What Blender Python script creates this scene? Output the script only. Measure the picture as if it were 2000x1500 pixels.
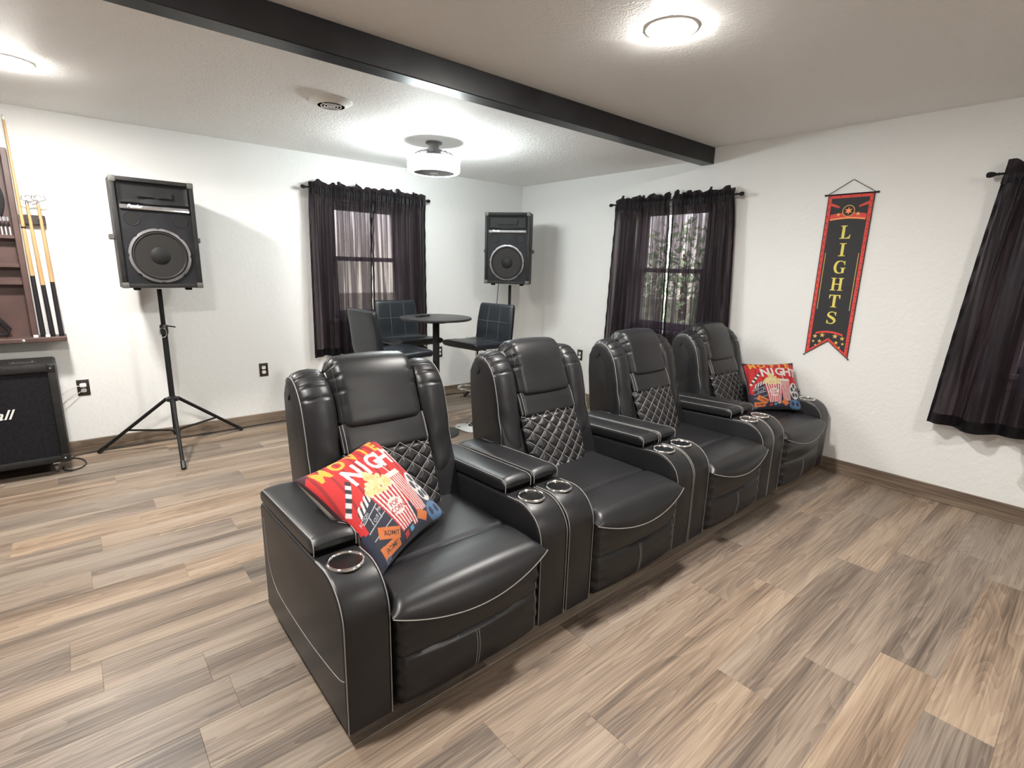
import bpy, bmesh, math, random
import numpy as np
from math import sin, cos, pi, radians, sqrt, exp
from mathutils import Vector, Matrix

random.seed(7)
S = bpy.context.scene
COL = S.collection
for o in list(bpy.data.objects):
    bpy.data.objects.remove(o)

# ------------------------------------------------------------------ camera
CAM = Vector((0, 0, 1.42))
F_PX, YAW, PIT, ROL = 1010.0, radians(40.72), radians(12.68), radians(1.55)
fw = Vector((sin(YAW) * cos(PIT), cos(YAW) * cos(PIT), -sin(PIT)))
rt = Vector((cos(YAW), -sin(YAW), 0))
up = rt.cross(fw)
rt, up = rt * cos(ROL) + up * sin(ROL), up * cos(ROL) - rt * sin(ROL)
cd = bpy.data.cameras.new('camera')
cd.sensor_width = 36
cd.lens = F_PX / 2000 * 36
cd.clip_start = 0.05
cam = bpy.data.objects.new('camera', cd)
COL.objects.link(cam)
cam.matrix_world = Matrix(((rt.x, up.x, -fw.x, CAM.x), (rt.y, up.y, -fw.y, CAM.y),
                           (rt.z, up.z, -fw.z, CAM.z), (0, 0, 0, 1)))
S.camera = cam

# ------------------------------------------------------------------ world and exposure
EXPOSURE = 3.42
LAMP_L = 65.0            # radiance of each recessed lamp lens
FAN_L = 11.0             # radiance of the drum shade
SKY_L = 3.0
w = bpy.data.worlds.new('world')
S.world = w
w.use_nodes = True
nt = w.node_tree
bg = nt.nodes['Background']
sky = nt.nodes.new('ShaderNodeTexSky')
sky.sky_type = 'HOSEK_WILKIE'
sky.turbidity = 9
sky.ground_albedo = 0.4
sky.sun_direction = (-0.5, -0.4, 0.75)
nt.links.new(sky.outputs[0], bg.inputs[0])
bg.inputs[1].default_value = SKY_L
S.view_settings.view_transform = 'Standard'
S.view_settings.look = 'None'
S.view_settings.gamma = 1
S.view_settings.use_curve_mapping = False
S.view_settings.exposure = EXPOSURE


# ------------------------------------------------------------------ materials
def lin(c):
    return tuple(((x / 255) / 12.92 if x <= 10 else ((x / 255 + .055) / 1.055) ** 2.4) for x in c)


def new_mat(name):
    m = bpy.data.materials.new(name)
    m.use_nodes = True
    return m, m.node_tree.nodes, m.node_tree.links, m.node_tree.nodes['Principled BSDF']


def mat(name, col, rough=.5, metal=0.0, spec=.5, bump=None, var=None, coat=0.0, sheen=0.0):
    """col linear rgb; bump = (scale, strength, distance); var = (scale, amount)"""
    m, N, L, p = new_mat(name)
    p.inputs['Base Color'].default_value = (*col, 1)
    p.inputs['Roughness'].default_value = rough
    p.inputs['Metallic'].default_value = metal
    p.inputs['Specular IOR Level'].default_value = spec
    if coat:
        p.inputs['Coat Weight'].default_value = coat
    if sheen:
        p.inputs['Sheen Weight'].default_value = sheen
    tc = N.new('ShaderNodeTexCoord')
    if var:
        n = N.new('ShaderNodeTexNoise')
        n.inputs['Scale'].default_value = var[0]
        n.inputs['Detail'].default_value = 5
        L.new(tc.outputs['Object'], n.inputs['Vector'])
        r = N.new('ShaderNodeValToRGB')
        a = var[1]
        r.color_ramp.elements[0].color = (*[c * (1 - a) for c in col], 1)
        r.color_ramp.elements[1].color = (*[min(1, c * (1 + a)) for c in col], 1)
        r.color_ramp.elements[0].position = .3
        r.color_ramp.elements[1].position = .7
        L.new(n.outputs[0], r.inputs[0])
        L.new(r.outputs[0], p.inputs['Base Color'])
    if bump:
        n = N.new('ShaderNodeTexNoise')
        n.inputs['Scale'].default_value = bump[0]
        n.inputs['Detail'].default_value = 4
        L.new(tc.outputs['Object'], n.inputs['Vector'])
        b = N.new('ShaderNodeBump')
        b.inputs['Strength'].default_value = bump[1]
        b.inputs['Distance'].default_value = bump[2]
        L.new(n.outputs[0], b.inputs['Height'])
        L.new(b.outputs[0], p.inputs['Normal'])
    return m


def emit_mat(name, col, strength):
    m, N, L, p = new_mat(name)
    p.inputs['Base Color'].default_value = (*col, 1)
    p.inputs['Emission Color'].default_value = (*col, 1)
    p.inputs['Emission Strength'].default_value = strength
    return m


def wood_mat(name, cols, grain=(1.1, 13, 13), knots=True, rough=.42, rand=True, lo=.72, hi=1.12):
    """streaky plank wood running along local x; each object differs"""
    m, N, L, p = new_mat(name)
    tc = N.new('ShaderNodeTexCoord')
    oi = N.new('ShaderNodeObjectInfo')
    off = N.new('ShaderNodeVectorMath')
    off.operation = 'MULTIPLY_ADD'
    L.new(oi.outputs['Location'], off.inputs[0])
    off.inputs[1].default_value = (7.3, 5.1, 3.7)
    L.new(tc.outputs['Object'], off.inputs[2])

    def noise(scale_vec, sc, det, dist):
        mp = N.new('ShaderNodeMapping')
        mp.inputs['Scale'].default_value = scale_vec
        L.new(off.outputs[0], mp.inputs[0])
        n = N.new('ShaderNodeTexNoise')
        n.inputs['Scale'].default_value = sc
        n.inputs['Detail'].default_value = det
        n.inputs['Distortion'].default_value = dist
        L.new(mp.outputs[0], n.inputs['Vector'])
        return n, mp
    broad, _ = noise((.42, 5.5, 5.5), 1.5, 3, .5)
    fine, _ = noise((grain[0] * .6, grain[1] * 2.2, grain[2] * 2.2), 4.5, 7, .45)
    # growth rings: sawtooth bands of a slow noise make the cathedral arches
    slow, _ = noise((.55, 4.5, 4.5), 1.2, 1.5, .2)
    ring = N.new('ShaderNodeMath')
    ring.operation = 'MULTIPLY'
    ring.inputs[1].default_value = 26
    L.new(slow.outputs[0], ring.inputs[0])
    fr = N.new('ShaderNodeMath')
    fr.operation = 'FRACT'
    L.new(ring.outputs[0], fr.inputs[0])

    def mix(a, fa, b, fb):
        x = N.new('ShaderNodeMath')
        x.operation = 'MULTIPLY'
        x.inputs[1].default_value = fa
        L.new(a, x.inputs[0])
        y = N.new('ShaderNodeMath')
        y.operation = 'MULTIPLY_ADD'
        y.inputs[1].default_value = fb
        L.new(b, y.inputs[0])
        L.new(x.outputs[0], y.inputs[2])
        return y.outputs[0]
    s = mix(broad.outputs[0], .72, fine.outputs[0], .50)
    s = mix(s, 1.0, fr.outputs[0], .075)
    cr = N.new('ShaderNodeValToRGB')
    els = cr.color_ramp.elements
    pos = (.47, .585, .68, .80)
    els[0].position, els[0].color = pos[0], (*cols[0], 1)
    els[1].position, els[1].color = pos[3], (*cols[3], 1)
    for k in (1, 2):
        e = els.new(pos[k])
        e.color = (*cols[k], 1)
    L.new(s, cr.inputs[0])
    out = cr.outputs[0]
    if knots:
        mp = N.new('ShaderNodeMapping')
        mp.inputs['Scale'].default_value = (1.0, 2.6, 1)
        L.new(off.outputs[0], mp.inputs[0])
        v = N.new('ShaderNodeTexVoronoi')
        v.inputs['Scale'].default_value = 1.7
        L.new(mp.outputs[0], v.inputs['Vector'])
        k = N.new('ShaderNodeValToRGB')
        k.color_ramp.elements[0].position = .018
        k.color_ramp.elements[0].color = (.22, .17, .14, 1)
        k.color_ramp.elements[1].position = .05
        k.color_ramp.elements[1].color = (1, 1, 1, 1)
        L.new(v.outputs['Distance'], k.inputs[0])
        mx = N.new('ShaderNodeMix')
        mx.data_type = 'RGBA'
        mx.blend_type = 'MULTIPLY'
        mx.inputs[0].default_value = .8
        L.new(out, mx.inputs[6])
        L.new(k.outputs[0], mx.inputs[7])
        out = mx.outputs[2]
    if rand:
        mr = N.new('ShaderNodeMapRange')
        mr.inputs[3].default_value = lo
        mr.inputs[4].default_value = hi
        L.new(oi.outputs['Random'], mr.inputs[0])
        hs = N.new('ShaderNodeHueSaturation')
        L.new(mr.outputs[0], hs.inputs['Value'])
        sat = N.new('ShaderNodeMapRange')
        sat.inputs[3].default_value = .72
        sat.inputs[4].default_value = 1.02
        L.new(oi.outputs['Random'], sat.inputs[0])
        L.new(sat.outputs[0], hs.inputs['Saturation'])
        L.new(out, hs.inputs['Color'])
        out = hs.outputs[0]
    L.new(out, p.inputs['Base Color'])
    p.inputs['Roughness'].default_value = rough
    p.inputs['Specular IOR Level'].default_value = .35
    b = N.new('ShaderNodeBump')
    b.inputs['Strength'].default_value = .12
    b.inputs['Distance'].default_value = .002
    L.new(fine.outputs[0], b.inputs['Height'])
    L.new(b.outputs[0], p.inputs['Normal'])
    return m


def sheer_mat(name, col, see, tint):
    """thin satin cloth: part of the light passes straight through the weave"""
    m, N, L, p = new_mat(name)
    p.inputs['Base Color'].default_value = (*col, 1)
    p.inputs['Roughness'].default_value = .45
    p.inputs['Specular IOR Level'].default_value = .22
    t = N.new('ShaderNodeBsdfTransparent')
    t.inputs[0].default_value = (*tint, 1)
    mx = N.new('ShaderNodeMixShader')
    mx.inputs[0].default_value = see
    tl = N.new('ShaderNodeBsdfTranslucent')
    tl.inputs[0].default_value = (.085, .050, .060, 1)
    m2 = N.new('ShaderNodeMixShader')
    m2.inputs[0].default_value = .35
    L.new(p.outputs[0], m2.inputs[1])
    L.new(tl.outputs[0], m2.inputs[2])
    L.new(m2.outputs[0], mx.inputs[1])
    L.new(t.outputs[0], mx.inputs[2])
    L.new(mx.outputs[0], N['Material Output'].inputs['Surface'])
    tc = N.new('ShaderNodeTexCoord')
    if see > .05:                      # uneven weave: thin and dense threads run down the cloth
        mp = N.new('ShaderNodeMapping')
        mp.inputs['Scale'].default_value = (34, 34, .55)
        L.new(tc.outputs['Object'], mp.inputs[0])
        wv = N.new('ShaderNodeTexNoise')
        wv.inputs['Scale'].default_value = 1.0
        wv.inputs['Detail'].default_value = 2.5
        L.new(mp.outputs[0], wv.inputs['Vector'])
        rp = N.new('ShaderNodeMapRange')
        rp.inputs[1].default_value = .47
        rp.inputs[2].default_value = .66
        rp.inputs[3].default_value = see * .28
        rp.inputs[4].default_value = see * 1.9
        L.new(wv.outputs[0], rp.inputs[0])
        L.new(rp.outputs[0], mx.inputs[0])
    n = N.new('ShaderNodeTexNoise')
    n.inputs['Scale'].default_value = 300
    L.new(tc.outputs['Object'], n.inputs['Vector'])
    b = N.new('ShaderNodeBump')
    b.inputs['Strength'].default_value = .15
    b.inputs['Distance'].default_value = .001
    L.new(n.outputs[0], b.inputs['Height'])
    L.new(b.outputs[0], p.inputs['Normal'])
    return m


def glass_mat(name):
    m, N, L, p = new_mat(name)
    t = N.new('ShaderNodeBsdfTransparent')
    t.inputs[0].default_value = (.93, .96, .95, 1)
    g = N.new('ShaderNodeBsdfGlossy')
    g.inputs['Roughness'].default_value = .02
    mx = N.new('ShaderNodeMixShader')
    mx.inputs[0].default_value = .06
    L.new(t.outputs[0], mx.inputs[1])
    L.new(g.outputs[0], mx.inputs[2])
    L.new(mx.outputs[0], N['Material Output'].inputs['Surface'])
    return m


def attr_mat(name, attr, rough=.75):
    m, N, L, p = new_mat(name)
    a = N.new('ShaderNodeAttribute')
    a.attribute_name = attr
    L.new(a.outputs['Color'], p.inputs['Base Color'])
    p.inputs['Roughness'].default_value = rough
    p.inputs['Sheen Weight'].default_value = .15
    return m


def plaster_mat(name, col, scale, strength, dist):
    m, N, L, p = new_mat(name)
    p.inputs['Base Color'].default_value = (*col, 1)
    p.inputs['Roughness'].default_value = .62
    p.inputs['Specular IOR Level'].default_value = .3
    tc = N.new('ShaderNodeTexCoord')
    n = N.new('ShaderNodeTexNoise')
    n.inputs['Scale'].default_value = scale
    n.inputs['Detail'].default_value = 6
    n.inputs['Roughness'].default_value = .6
    L.new(tc.outputs['Object'], n.inputs['Vector'])
    n2 = N.new('ShaderNodeTexNoise')
    n2.inputs['Scale'].default_value = scale * .22
    n2.inputs['Detail'].default_value = 3
    n2.inputs['Distortion'].default_value = 1.2
    L.new(tc.outputs['Object'], n2.inputs['Vector'])
    ad = N.new('ShaderNodeMath')
    ad.operation = 'ADD'
    L.new(n.outputs[0], ad.inputs[0])
    L.new(n2.outputs[0], ad.inputs[1])
    b = N.new('ShaderNodeBump')
    b.inputs['Strength'].default_value = strength
    b.inputs['Distance'].default_value = dist
    L.new(ad.outputs[0], b.inputs['Height'])
    L.new(b.outputs[0], p.inputs['Normal'])
    return m


MT = {}
MT['wall'] = plaster_mat('wall_paint', (.72, .72, .705), 38, .35, .006)
MT['ceiling'] = plaster_mat('ceiling_texture', (.90, .895, .885), 130, .8, .006)
MT['plank'] = wood_mat('plank_wood', (lin((95, 81, 69)), lin((125, 107, 91)), lin((148, 128, 109)), lin((166, 147, 127))), lo=.68, hi=1.0)
MT['subfloor'] = mat('subfloor', lin((150, 128, 108)), .7)
MT['baseboard'] = wood_mat('baseboard_wood', (lin((72, 61, 52)), lin((104, 90, 77)), lin((124, 108, 93)), lin((140, 124, 108))), rand=False, rough=.5)
MT['beam'] = mat('black_beam_paint', (.012, .012, .014), .38, spec=.4, var=(6, .5), bump=(14, .3, .004))
MT['leather'] = mat('black_leather', (.0125, .0125, .014), .39, spec=.42, bump=(210, .16, .0012), var=(5, .2))
MT['leather2'] = mat('stool_leather', (.012, .015, .019), .34, spec=.42, bump=(260, .14, .001))
MT['seam'] = mat('grey_piping', (.27, .26, .25), .6)
MT['seam_stool'] = mat('stool_stitching', (.10, .105, .11), .6)
MT['seam_dark'] = mat('dark_piping', (.03, .03, .03), .5)
MT['black'] = mat('matt_black', (.010, .010, .010), .6, spec=.25)
MT['blackgloss'] = mat('black_plastic', (.012, .012, .013), .32)
MT['chrome'] = mat('chrome', (.86, .86, .87), .07, 1.0)
MT['steel'] = mat('brushed_steel', (.62, .62, .64), .28, 1.0)
MT['cupblack'] = mat('cup_black', (.004, .004, .004), .25)
MT['tolex'] = mat('speaker_vinyl', (.019, .018, .018), .55, spec=.2, bump=(160, .5, .002), var=(20, .25))
MT['grille'] = mat('grille_cloth', (.012, .012, .014), .75, spec=.15, bump=(420, .6, .001), var=(60, .3))
MT['cone'] = mat('speaker_cone', (.022, .020, .019), .6, spec=.2, bump=(90, .2, .001))
MT['baffle'] = mat('speaker_baffle', (.014, .014, .016), .6, spec=.2, var=(9, .35))
MT['metalgrey'] = mat('worn_metal', (.17, .165, .17), .42, .6, var=(12, .3))
MT['scuff'] = mat('corner_guard', (.085, .080, .074), .5)
MT['white'] = mat('white_plastic', (.80, .80, .78), .4)
MT['whitepaint'] = mat('white_trim_paint', (.78, .77, .74), .45)
MT['ivory'] = mat('ivory_plastic', (.62, .58, .52), .4)
MT['brownplate'] = mat('brown_outlet_plate', (.028, .018, .015), .35)
MT['rackwood'] = mat('mahogany_rack', lin((84, 64, 60)), .45, var=(7, .18))
MT['darkbar'] = mat('cue_clip_wood', lin((48, 38, 36)), .4)
MT['maple'] = mat('maple_shaft', lin((188, 152, 106)), .35, var=(3, .15))
MT['darkbutt'] = mat('dark_cue_butt', lin((34, 30, 34)), .3)
MT['curtain'] = sheer_mat('black_satin_curtain', (.0065, .0058, .0075), .15, (.92, .80, .86))
MT['curtain_hem'] = sheer_mat('black_satin_gather', (.0065, .0058, .0075), .02, (.92, .80, .86))
MT['glass'] = glass_mat('window_glass')
MT['red'] = mat('banner_red', lin((205, 68, 60)), .7)
MT['orange'] = mat('banner_orange', lin((238, 150, 92)), .7)
MT['gold'] = mat('banner_gold', lin((214, 198, 96)), .65)
MT['goldstar'] = mat('banner_star', lin((216, 176, 96)), .65)
MT['bannerblack'] = mat('banner_black', (.020, .0195, .022), .7, bump=(500, .2, .0005))
MT['dot'] = mat('banner_dot', (.03, .01, .01), .7)
MT['string'] = mat('black_cord', (.02, .02, .022), .6)
MT['tablegrey'] = mat('grey_table_top', (.026, .025, .025), .42)
MT['whitecord'] = mat('white_cord', (.60, .58, .54), .5)
MT['leaf'] = mat('leaf_green', (.24, .32, .19), .55, var=(8, .4))
MT['bark'] = mat('bark', (.08, .055, .04), .8)
MT['lawn'] = mat('lawn', (.20, .17, .12), .9, var=(4, .4))
MT['lens'] = emit_mat('warm_lamp_lens', (1.0, .965, .91), LAMP_L)
MT['drum'] = emit_mat('drum_shade_glow', (.92, 1.0, 1.0), FAN_L)
MT['tan'] = mat('pillow_back', (.70, .67, .61), .8)
MT['print'] = attr_mat('pillow_print', 'print')


# ------------------------------------------------------------------ mesh helpers
class MB:
    def __init__(s):
        s.v, s.f = [], []

    def add(s, vs, fs):
        n = len(s.v)
        s.v += [tuple(p) for p in vs]
        s.f += [tuple(i + n for i in f) for f in fs]
        return s

    def box(s, x0, x1, y0, y1, z0, z1):
        return s.add([(x0, y0, z0), (x1, y0, z0), (x1, y1, z0), (x0, y1, z0), (x0, y0, z1), (x1, y0, z1), (x1, y1, z1), (x0, y1, z1)],
                     [(0, 3, 2, 1), (4, 5, 6, 7), (0, 1, 5, 4), (1, 2, 6, 5), (2, 3, 7, 6), (3, 0, 4, 7)])

    def rbox(s, x0, x1, y0, y1, z0, z1, r, seg=2):
        bm = bmesh.new()
        bmesh.ops.create_cube(bm, size=1)
        for v in bm.verts:
            v.co = Vector(((x0 + x1) / 2 + v.co.x * (x1 - x0), (y0 + y1) / 2 + v.co.y * (y1 - y0), (z0 + z1) / 2 + v.co.z * (z1 - z0)))
        bmesh.ops.bevel(bm, geom=bm.edges[:], offset=r, segments=seg, profile=.5, affect='EDGES')
        return s.bm(bm)

    def bm(s, bm):
        bm.verts.index_update()
        s.add([v.co[:] for v in bm.verts], [[v.index for v in f.verts] for f in bm.faces])
        bm.free()
        return s

    def tube(s, pts, r, seg=6, closed=False, cap=True):
        pts = [Vector(p) for p in pts]
        n = len(pts)
        rs = r if isinstance(r, (list, tuple)) else [r] * n
        vs, fs = [], []
        prev = None
        for i, p in enumerate(pts):
            a = pts[i - 1] if (i > 0 or closed) else p
            b = pts[(i + 1) % n] if (i < n - 1 or closed) else p
            t = (b - a).normalized()
            if prev is None:
                h = Vector((0, 0, 1)) if abs(t.z) < .9 else Vector((1, 0, 0))
                nx = t.cross(h).normalized()
            else:
                nx = (prev - t * prev.dot(t)).normalized()
            prev = nx
            ny = t.cross(nx)
            for k in range(seg):
                q = 2 * pi * k / seg
                vs.append(p + (nx * cos(q) + ny * sin(q)) * rs[i])
        m = n if closed else n - 1
        for i in range(m):
            j = (i + 1) % n
            for k in range(seg):
                l = (k + 1) % seg
                fs.append((i * seg + k, i * seg + l, j * seg + l, j * seg + k))
        if cap and not closed:
            fs.append(tuple(range(seg))[::-1])
            fs.append(tuple((n - 1) * seg + k for k in range(seg)))
        return s.add(vs, fs)

    def lathe(s, prof, seg=32, c=(0, 0, 0), axis='z', cap=True):
        """prof: list of (radius, height)"""
        vs, fs = [], []
        n = len(prof)
        for r, h in prof:
            for k in range(seg):
                q = 2 * pi * k / seg
                x, y = r * cos(q), r * sin(q)
                if axis == 'z':
                    vs.append((c[0] + x, c[1] + y, c[2] + h))
                elif axis == 'y':
                    vs.append((c[0] + x, c[1] + h, c[2] - y))
                else:
                    vs.append((c[0] + h, c[1] + x, c[2] + y))
        for i in range(n - 1):
            for k in range(seg):
                l = (k + 1) % seg
                fs.append((i * seg + k, i * seg + l, (i + 1) * seg + l, (i + 1) * seg + k))
        if cap:
            if prof[0][0] > 1e-6:
                fs.append(tuple(range(seg))[::-1])
            if prof[-1][0] > 1e-6:
                fs.append(tuple((n - 1) * seg + k for k in range(seg)))
        return s.add(vs, fs)

    def grid(s, fn, nu, nv, closed_u=False):
        vs = [fn(i / nu, j / nv) for j in range(nv + 1) for i in range(nu + 1)]
        fs = [(j * (nu + 1) + i, j * (nu + 1) + i + 1, (j + 1) * (nu + 1) + i + 1, (j + 1) * (nu + 1) + i) for j in range(nv) for i in range(nu)]
        return s.add(vs, fs)

    def prism(s, poly, fn0, fn1, bev=0, seg=2):
        """2D polygon extruded between two maps; bev rounds the rims"""
        bm = bmesh.new()
        a = [bm.verts.new(fn0(*p)) for p in poly]
        b = [bm.verts.new(fn1(*p)) for p in poly]
        n = len(poly)
        f0 = bm.faces.new(a[::-1])
        f1 = bm.faces.new(b)
        for i in range(n):
            bm.faces.new((a[i], a[(i + 1) % n], b[(i + 1) % n], b[i]))
        bmesh.ops.recalc_face_normals(bm, faces=bm.faces[:])
        if bev:
            ed = list({e for f in (f0, f1) for e in f.edges})
            bmesh.ops.bevel(bm, geom=ed, offset=bev, segments=seg, profile=.5, affect='EDGES')
        return s.bm(bm)

    def mesh(s, name, smooth=None):
        me = bpy.data.meshes.new(name)
        me.from_pydata(s.v, [], s.f)
        me.validate()
        bm = bmesh.new()
        bm.from_mesh(me)
        bmesh.ops.recalc_face_normals(bm, faces=bm.faces[:])
        bm.to_mesh(me)
        bm.free()
        if smooth is not None:
            me.polygons.foreach_set('use_smooth', [True] * len(me.polygons))
            me.set_sharp_from_angle(angle=radians(smooth))
        return me

    def obj(s, name, m, parent=None, smooth=None, label=None):
        me = s.mesh(name, smooth)
        me.materials.append(MT[m] if isinstance(m, str) else m)
        return link(name, me, parent, label)


def link(name, me, parent=None, label=None):
    o = bpy.data.objects.new(name, me)
    COL.objects.link(o)
    if parent:
        o.parent = parent
    if label:
        o['label'] = label
    return o


def thing(name, label, cat, loc=(0, 0, 0), rz=0, group=None):
    o = bpy.data.objects.new(name, None)
    o.empty_display_size = .05
    COL.objects.link(o)
    o.location = loc
    o.rotation_euler = (0, 0, rz)
    return tag(o, label, cat, group)


def tag(o, label, cat, group=None):
    o['label'] = label
    o['category'] = cat
    if group:
        o['group'] = group
    return o


def struct(o, label=None):
    o['kind'] = 'structure'
    if label:
        o['label'] = label
    return o


def copy_tree(o, parent=None):
    c = o.copy()
    COL.objects.link(c)
    c.parent = parent
    for ch in [x for x in bpy.data.objects if x.parent == o]:
        copy_tree(ch, c)
    return c


def catmull(pts, n=8):
    pts = [Vector(p) for p in pts]
    P = [pts[0] * 2 - pts[1]] + pts + [pts[-1] * 2 - pts[-2]]
    out = []
    for i in range(1, len(P) - 2):
        a, b, c, d = P[i - 1], P[i], P[i + 1], P[i + 2]
        for k in range(n):
            t = k / n
            out.append(.5 * ((2 * b) + (c - a) * t + (2 * a - 5 * b + 4 * c - d) * t * t + (3 * b - a - 3 * c + d) * t ** 3))
    out.append(pts[-1])
    return out


def text_tris(s, shear=0, offset=0):
    """builtin-font text as 2D verts and triangles, normalised to height of capitals = 1, x from 0"""
    c = bpy.data.curves.new('txt', 'FONT')
    c.body = s
    c.shear = shear
    c.offset = offset
    c.resolution_u = 3
    o = bpy.data.objects.new('txt', c)
    COL.objects.link(o)
    dg = bpy.context.evaluated_depsgraph_get()
    dg.update()
    me = o.evaluated_get(dg).to_mesh()
    me.calc_loop_triangles()
    v = np.array([p.co[:2] for p in me.vertices]).reshape(-1, 2)
    t = np.array([x.vertices[:] for x in me.loop_triangles]).reshape(-1, 3)
    o.evaluated_get(dg).to_mesh_clear()
    bpy.data.objects.remove(o)
    bpy.data.curves.remove(c)
    v[:, 0] -= v[:, 0].min()
    v[:, 1] -= v[:, 1].min()
    return v / v[:, 1].max(), t


def smoothstep(a, b, x):
    t = min(1, max(0, (x - a) / (b - a)))
    return t * t * (3 - 2 * t)

# ------------------------------------------------------------------ the room
XB, YA = 4.19, 4.77            # right wall, back wall (inner faces)
XL, YF = -3.4, -3.2            # left wall, wall behind the viewer
ZF, ZN = 2.335, 2.42           # ceiling beyond the beam / before it
BY0, BY1, BZ = 2.40, 2.51, 2.292
WIN_A = (1.90, 2.62, .91, 1.97)
WIN_B = (2.38, 3.12, .89, 2.00)
WIN_C = (-.42, .34, .89, 2.00)

b = MB()
for x0, x1, z0, z1 in ((XL - .14, WIN_A[0], -.1, ZN + .1), (WIN_A[1], XB + .14, -.1, ZN + .1),
                       (WIN_A[0], WIN_A[1], -.1, WIN_A[2]), (WIN_A[0], WIN_A[1], WIN_A[3], ZN + .1)):
    b.box(x0, x1, YA, YA + .14, z0, z1)
struct(b.obj('wall_back', 'wall'), 'white textured wall with the speaker stands in front of it')
b = MB()
ys = [YF - .14, WIN_C[0], WIN_C[1], WIN_B[0], WIN_B[1], YA]
for i in range(5):
    if i in (1, 3):
        W_ = WIN_C if i == 1 else WIN_B
        b.box(XB, XB + .14, ys[i], ys[i + 1], -.1, W_[2])
        b.box(XB, XB + .14, ys[i], ys[i + 1], W_[3], ZN + .1)
    else:
        b.box(XB, XB + .14, ys[i], ys[i + 1], -.1, ZN + .1)
struct(b.obj('wall_right', 'wall'), 'white textured wall with the hanging banner')
struct(MB().box(XL - .14, XL, YF, YA, -.1, ZN + .1).obj('wall_left', 'wall'))
struct(MB().box(XL, XB, YF - .14, YF, -.1, ZN + .1).obj('wall_front', 'wall'))
b = MB()
b.box(XL, XB, BY0 + .05, YA, ZF, ZN + .1)
b.box(XL, XB, YF, BY0 + .05, ZN, ZN + .1)
struct(b.obj('ceiling', 'ceiling'), 'grey-white textured ceiling')
b = MB()
b.rbox(XL, XB, BY0, BY1, BZ, ZN, .004, 1)
struct(b.obj('trim_1', 'beam'), 'black painted wooden beam across the ceiling')

# floor: planks run along x, rows .179 wide
floor = struct(MB().box(XL, XB, YF, YA, -.1, -.006).obj('floor', 'subfloor'), 'grey-brown wood plank floor')
PW, PL = .179, 1.22
known = {0: 2.033, 1: 2.245, 2: 1.98, 3: 1.659, 4: 1.138, 5: 2.071, 6: 2.596, 10: .225, 12: -.148, 14: .274, 15: -.066,
         16: .5555, 17: -.0146, 18: -.356, 19: .252, 20: .766, 21: .389, 22: .102, 23: -.183}
plank_mesh = {}
PX0 = -2.3


def plank_me(l, wd):
    key = (round(l, 4), round(wd, 4))
    if key not in plank_mesh:
        x, y, e = l / 2, wd / 2, .0013
        vs = [(-x, -y, -.006), (x, -y, -.006), (x, y, -.006), (-x, y, -.006), (-x, -y, -.0012), (x, -y, -.0012), (x, y, -.0012), (-x, y, -.0012),
              (-x + e, -y + e, 0), (x - e, -y + e, 0), (x - e, y - e, 0), (-x + e, y - e, 0)]
        fs = [(0, 1, 5, 4), (1, 2, 6, 5), (2, 3, 7, 6), (3, 0, 4, 7), (4, 5, 9, 8), (5, 6, 10, 9), (6, 7, 11, 10), (7, 4, 8, 11), (8, 9, 10, 11)]
        me = bpy.data.meshes.new('plank')
        me.from_pydata(vs, [], fs)
        me.materials.append(MT['plank'])
        plank_mesh[key] = me
    return plank_mesh[key]


for k in range(-6, 27):
    y0, y1 = .009 + PW * k, min(.009 + PW * (k + 1), YA)
    if y1 - y0 < .01:
        continue
    j = known.get(k, random.uniform(0, PL))
    x = j - PL * math.ceil((j - PX0) / PL)
    while x < XB:
        a, c = max(x, PX0), min(x + PL, XB)
        if c - a > .005:
            o = link('plank', plank_me(c - a, y1 - y0), floor)
            o.location = ((a + c) / 2, (y0 + y1) / 2, 0)
        x += PL

# baseboards
struct(MB().rbox(XL, XB - .016, YA - .016, YA, 0, .105, .003, 1).obj('baseboard_back', 'baseboard'), 'grey-brown wood baseboard')
bb = MB().rbox(-(YA - YF) / 2, (YA - YF) / 2, -.008, .008, 0, .105, .003, 1).obj('baseboard_right', 'baseboard')
struct(bb, 'grey-brown wood baseboard')
bb.location = (XB - .008, (YA + YF) / 2, 0)
bb.rotation_euler = (0, 0, pi / 2)


# windows (built facing -y at the origin of the opening, then turned)
def window(name, width, z0, z1, mid, loc, rz):
    root = struct(thing(name, 'double-hung window behind black curtains', 'window', loc, rz))
    del root['category']
    h = width / 2
    b = MB()
    for a in ((-h, -h + .035, z0, z1), (h - .035, h, z0, z1), (-h, h, z1 - .04, z1), (-h, h, z0, z0 + .035)):
        b.box(a[0], a[1], .05, .12, a[2], a[3])
    b.obj('window_frame', 'whitepaint', root)
    for nm, y, a, c in (('upper_sash', .085, mid - .02, z1 - .04), ('lower_sash', .055, z0 + .035, mid + .02)):
        b = MB()
        i = h - .035
        b.box(-i, -i + .035, y, y + .028, a, c)
        b.box(i - .035, i, y, y + .028, a, c)
        b.box(-i + .035, i - .035, y, y + .028, c - .035, c)
        b.box(-i + .035, i - .035, y, y + .028, a, a + .035)
        s = b.obj(nm, 'whitepaint', root)
        MB().box(-i + .035, i - .035, y + .011, y + .015, a + .035, c - .035).obj('pane', 'glass', s)
    b = MB()
    for a in ((-h - .06, -h, z0 - .02, z1 + .06), (h, h + .06, z0 - .02, z1 + .06), (-h, h, z1, z1 + .06)):
        b.box(a[0], a[1], -.014, 0, a[2], a[3])
    b.obj('casing', 'whitepaint', root)
    MB().rbox(-h - .08, h + .08, -.045, .05, z0 - .03, z0, .004, 1).obj('window_sill', 'whitepaint', root)
    MB().box(-h - .06, h + .06, -.012, 0, z0 - .10, z0 - .03).obj('apron', 'whitepaint', root)
    return root


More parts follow.
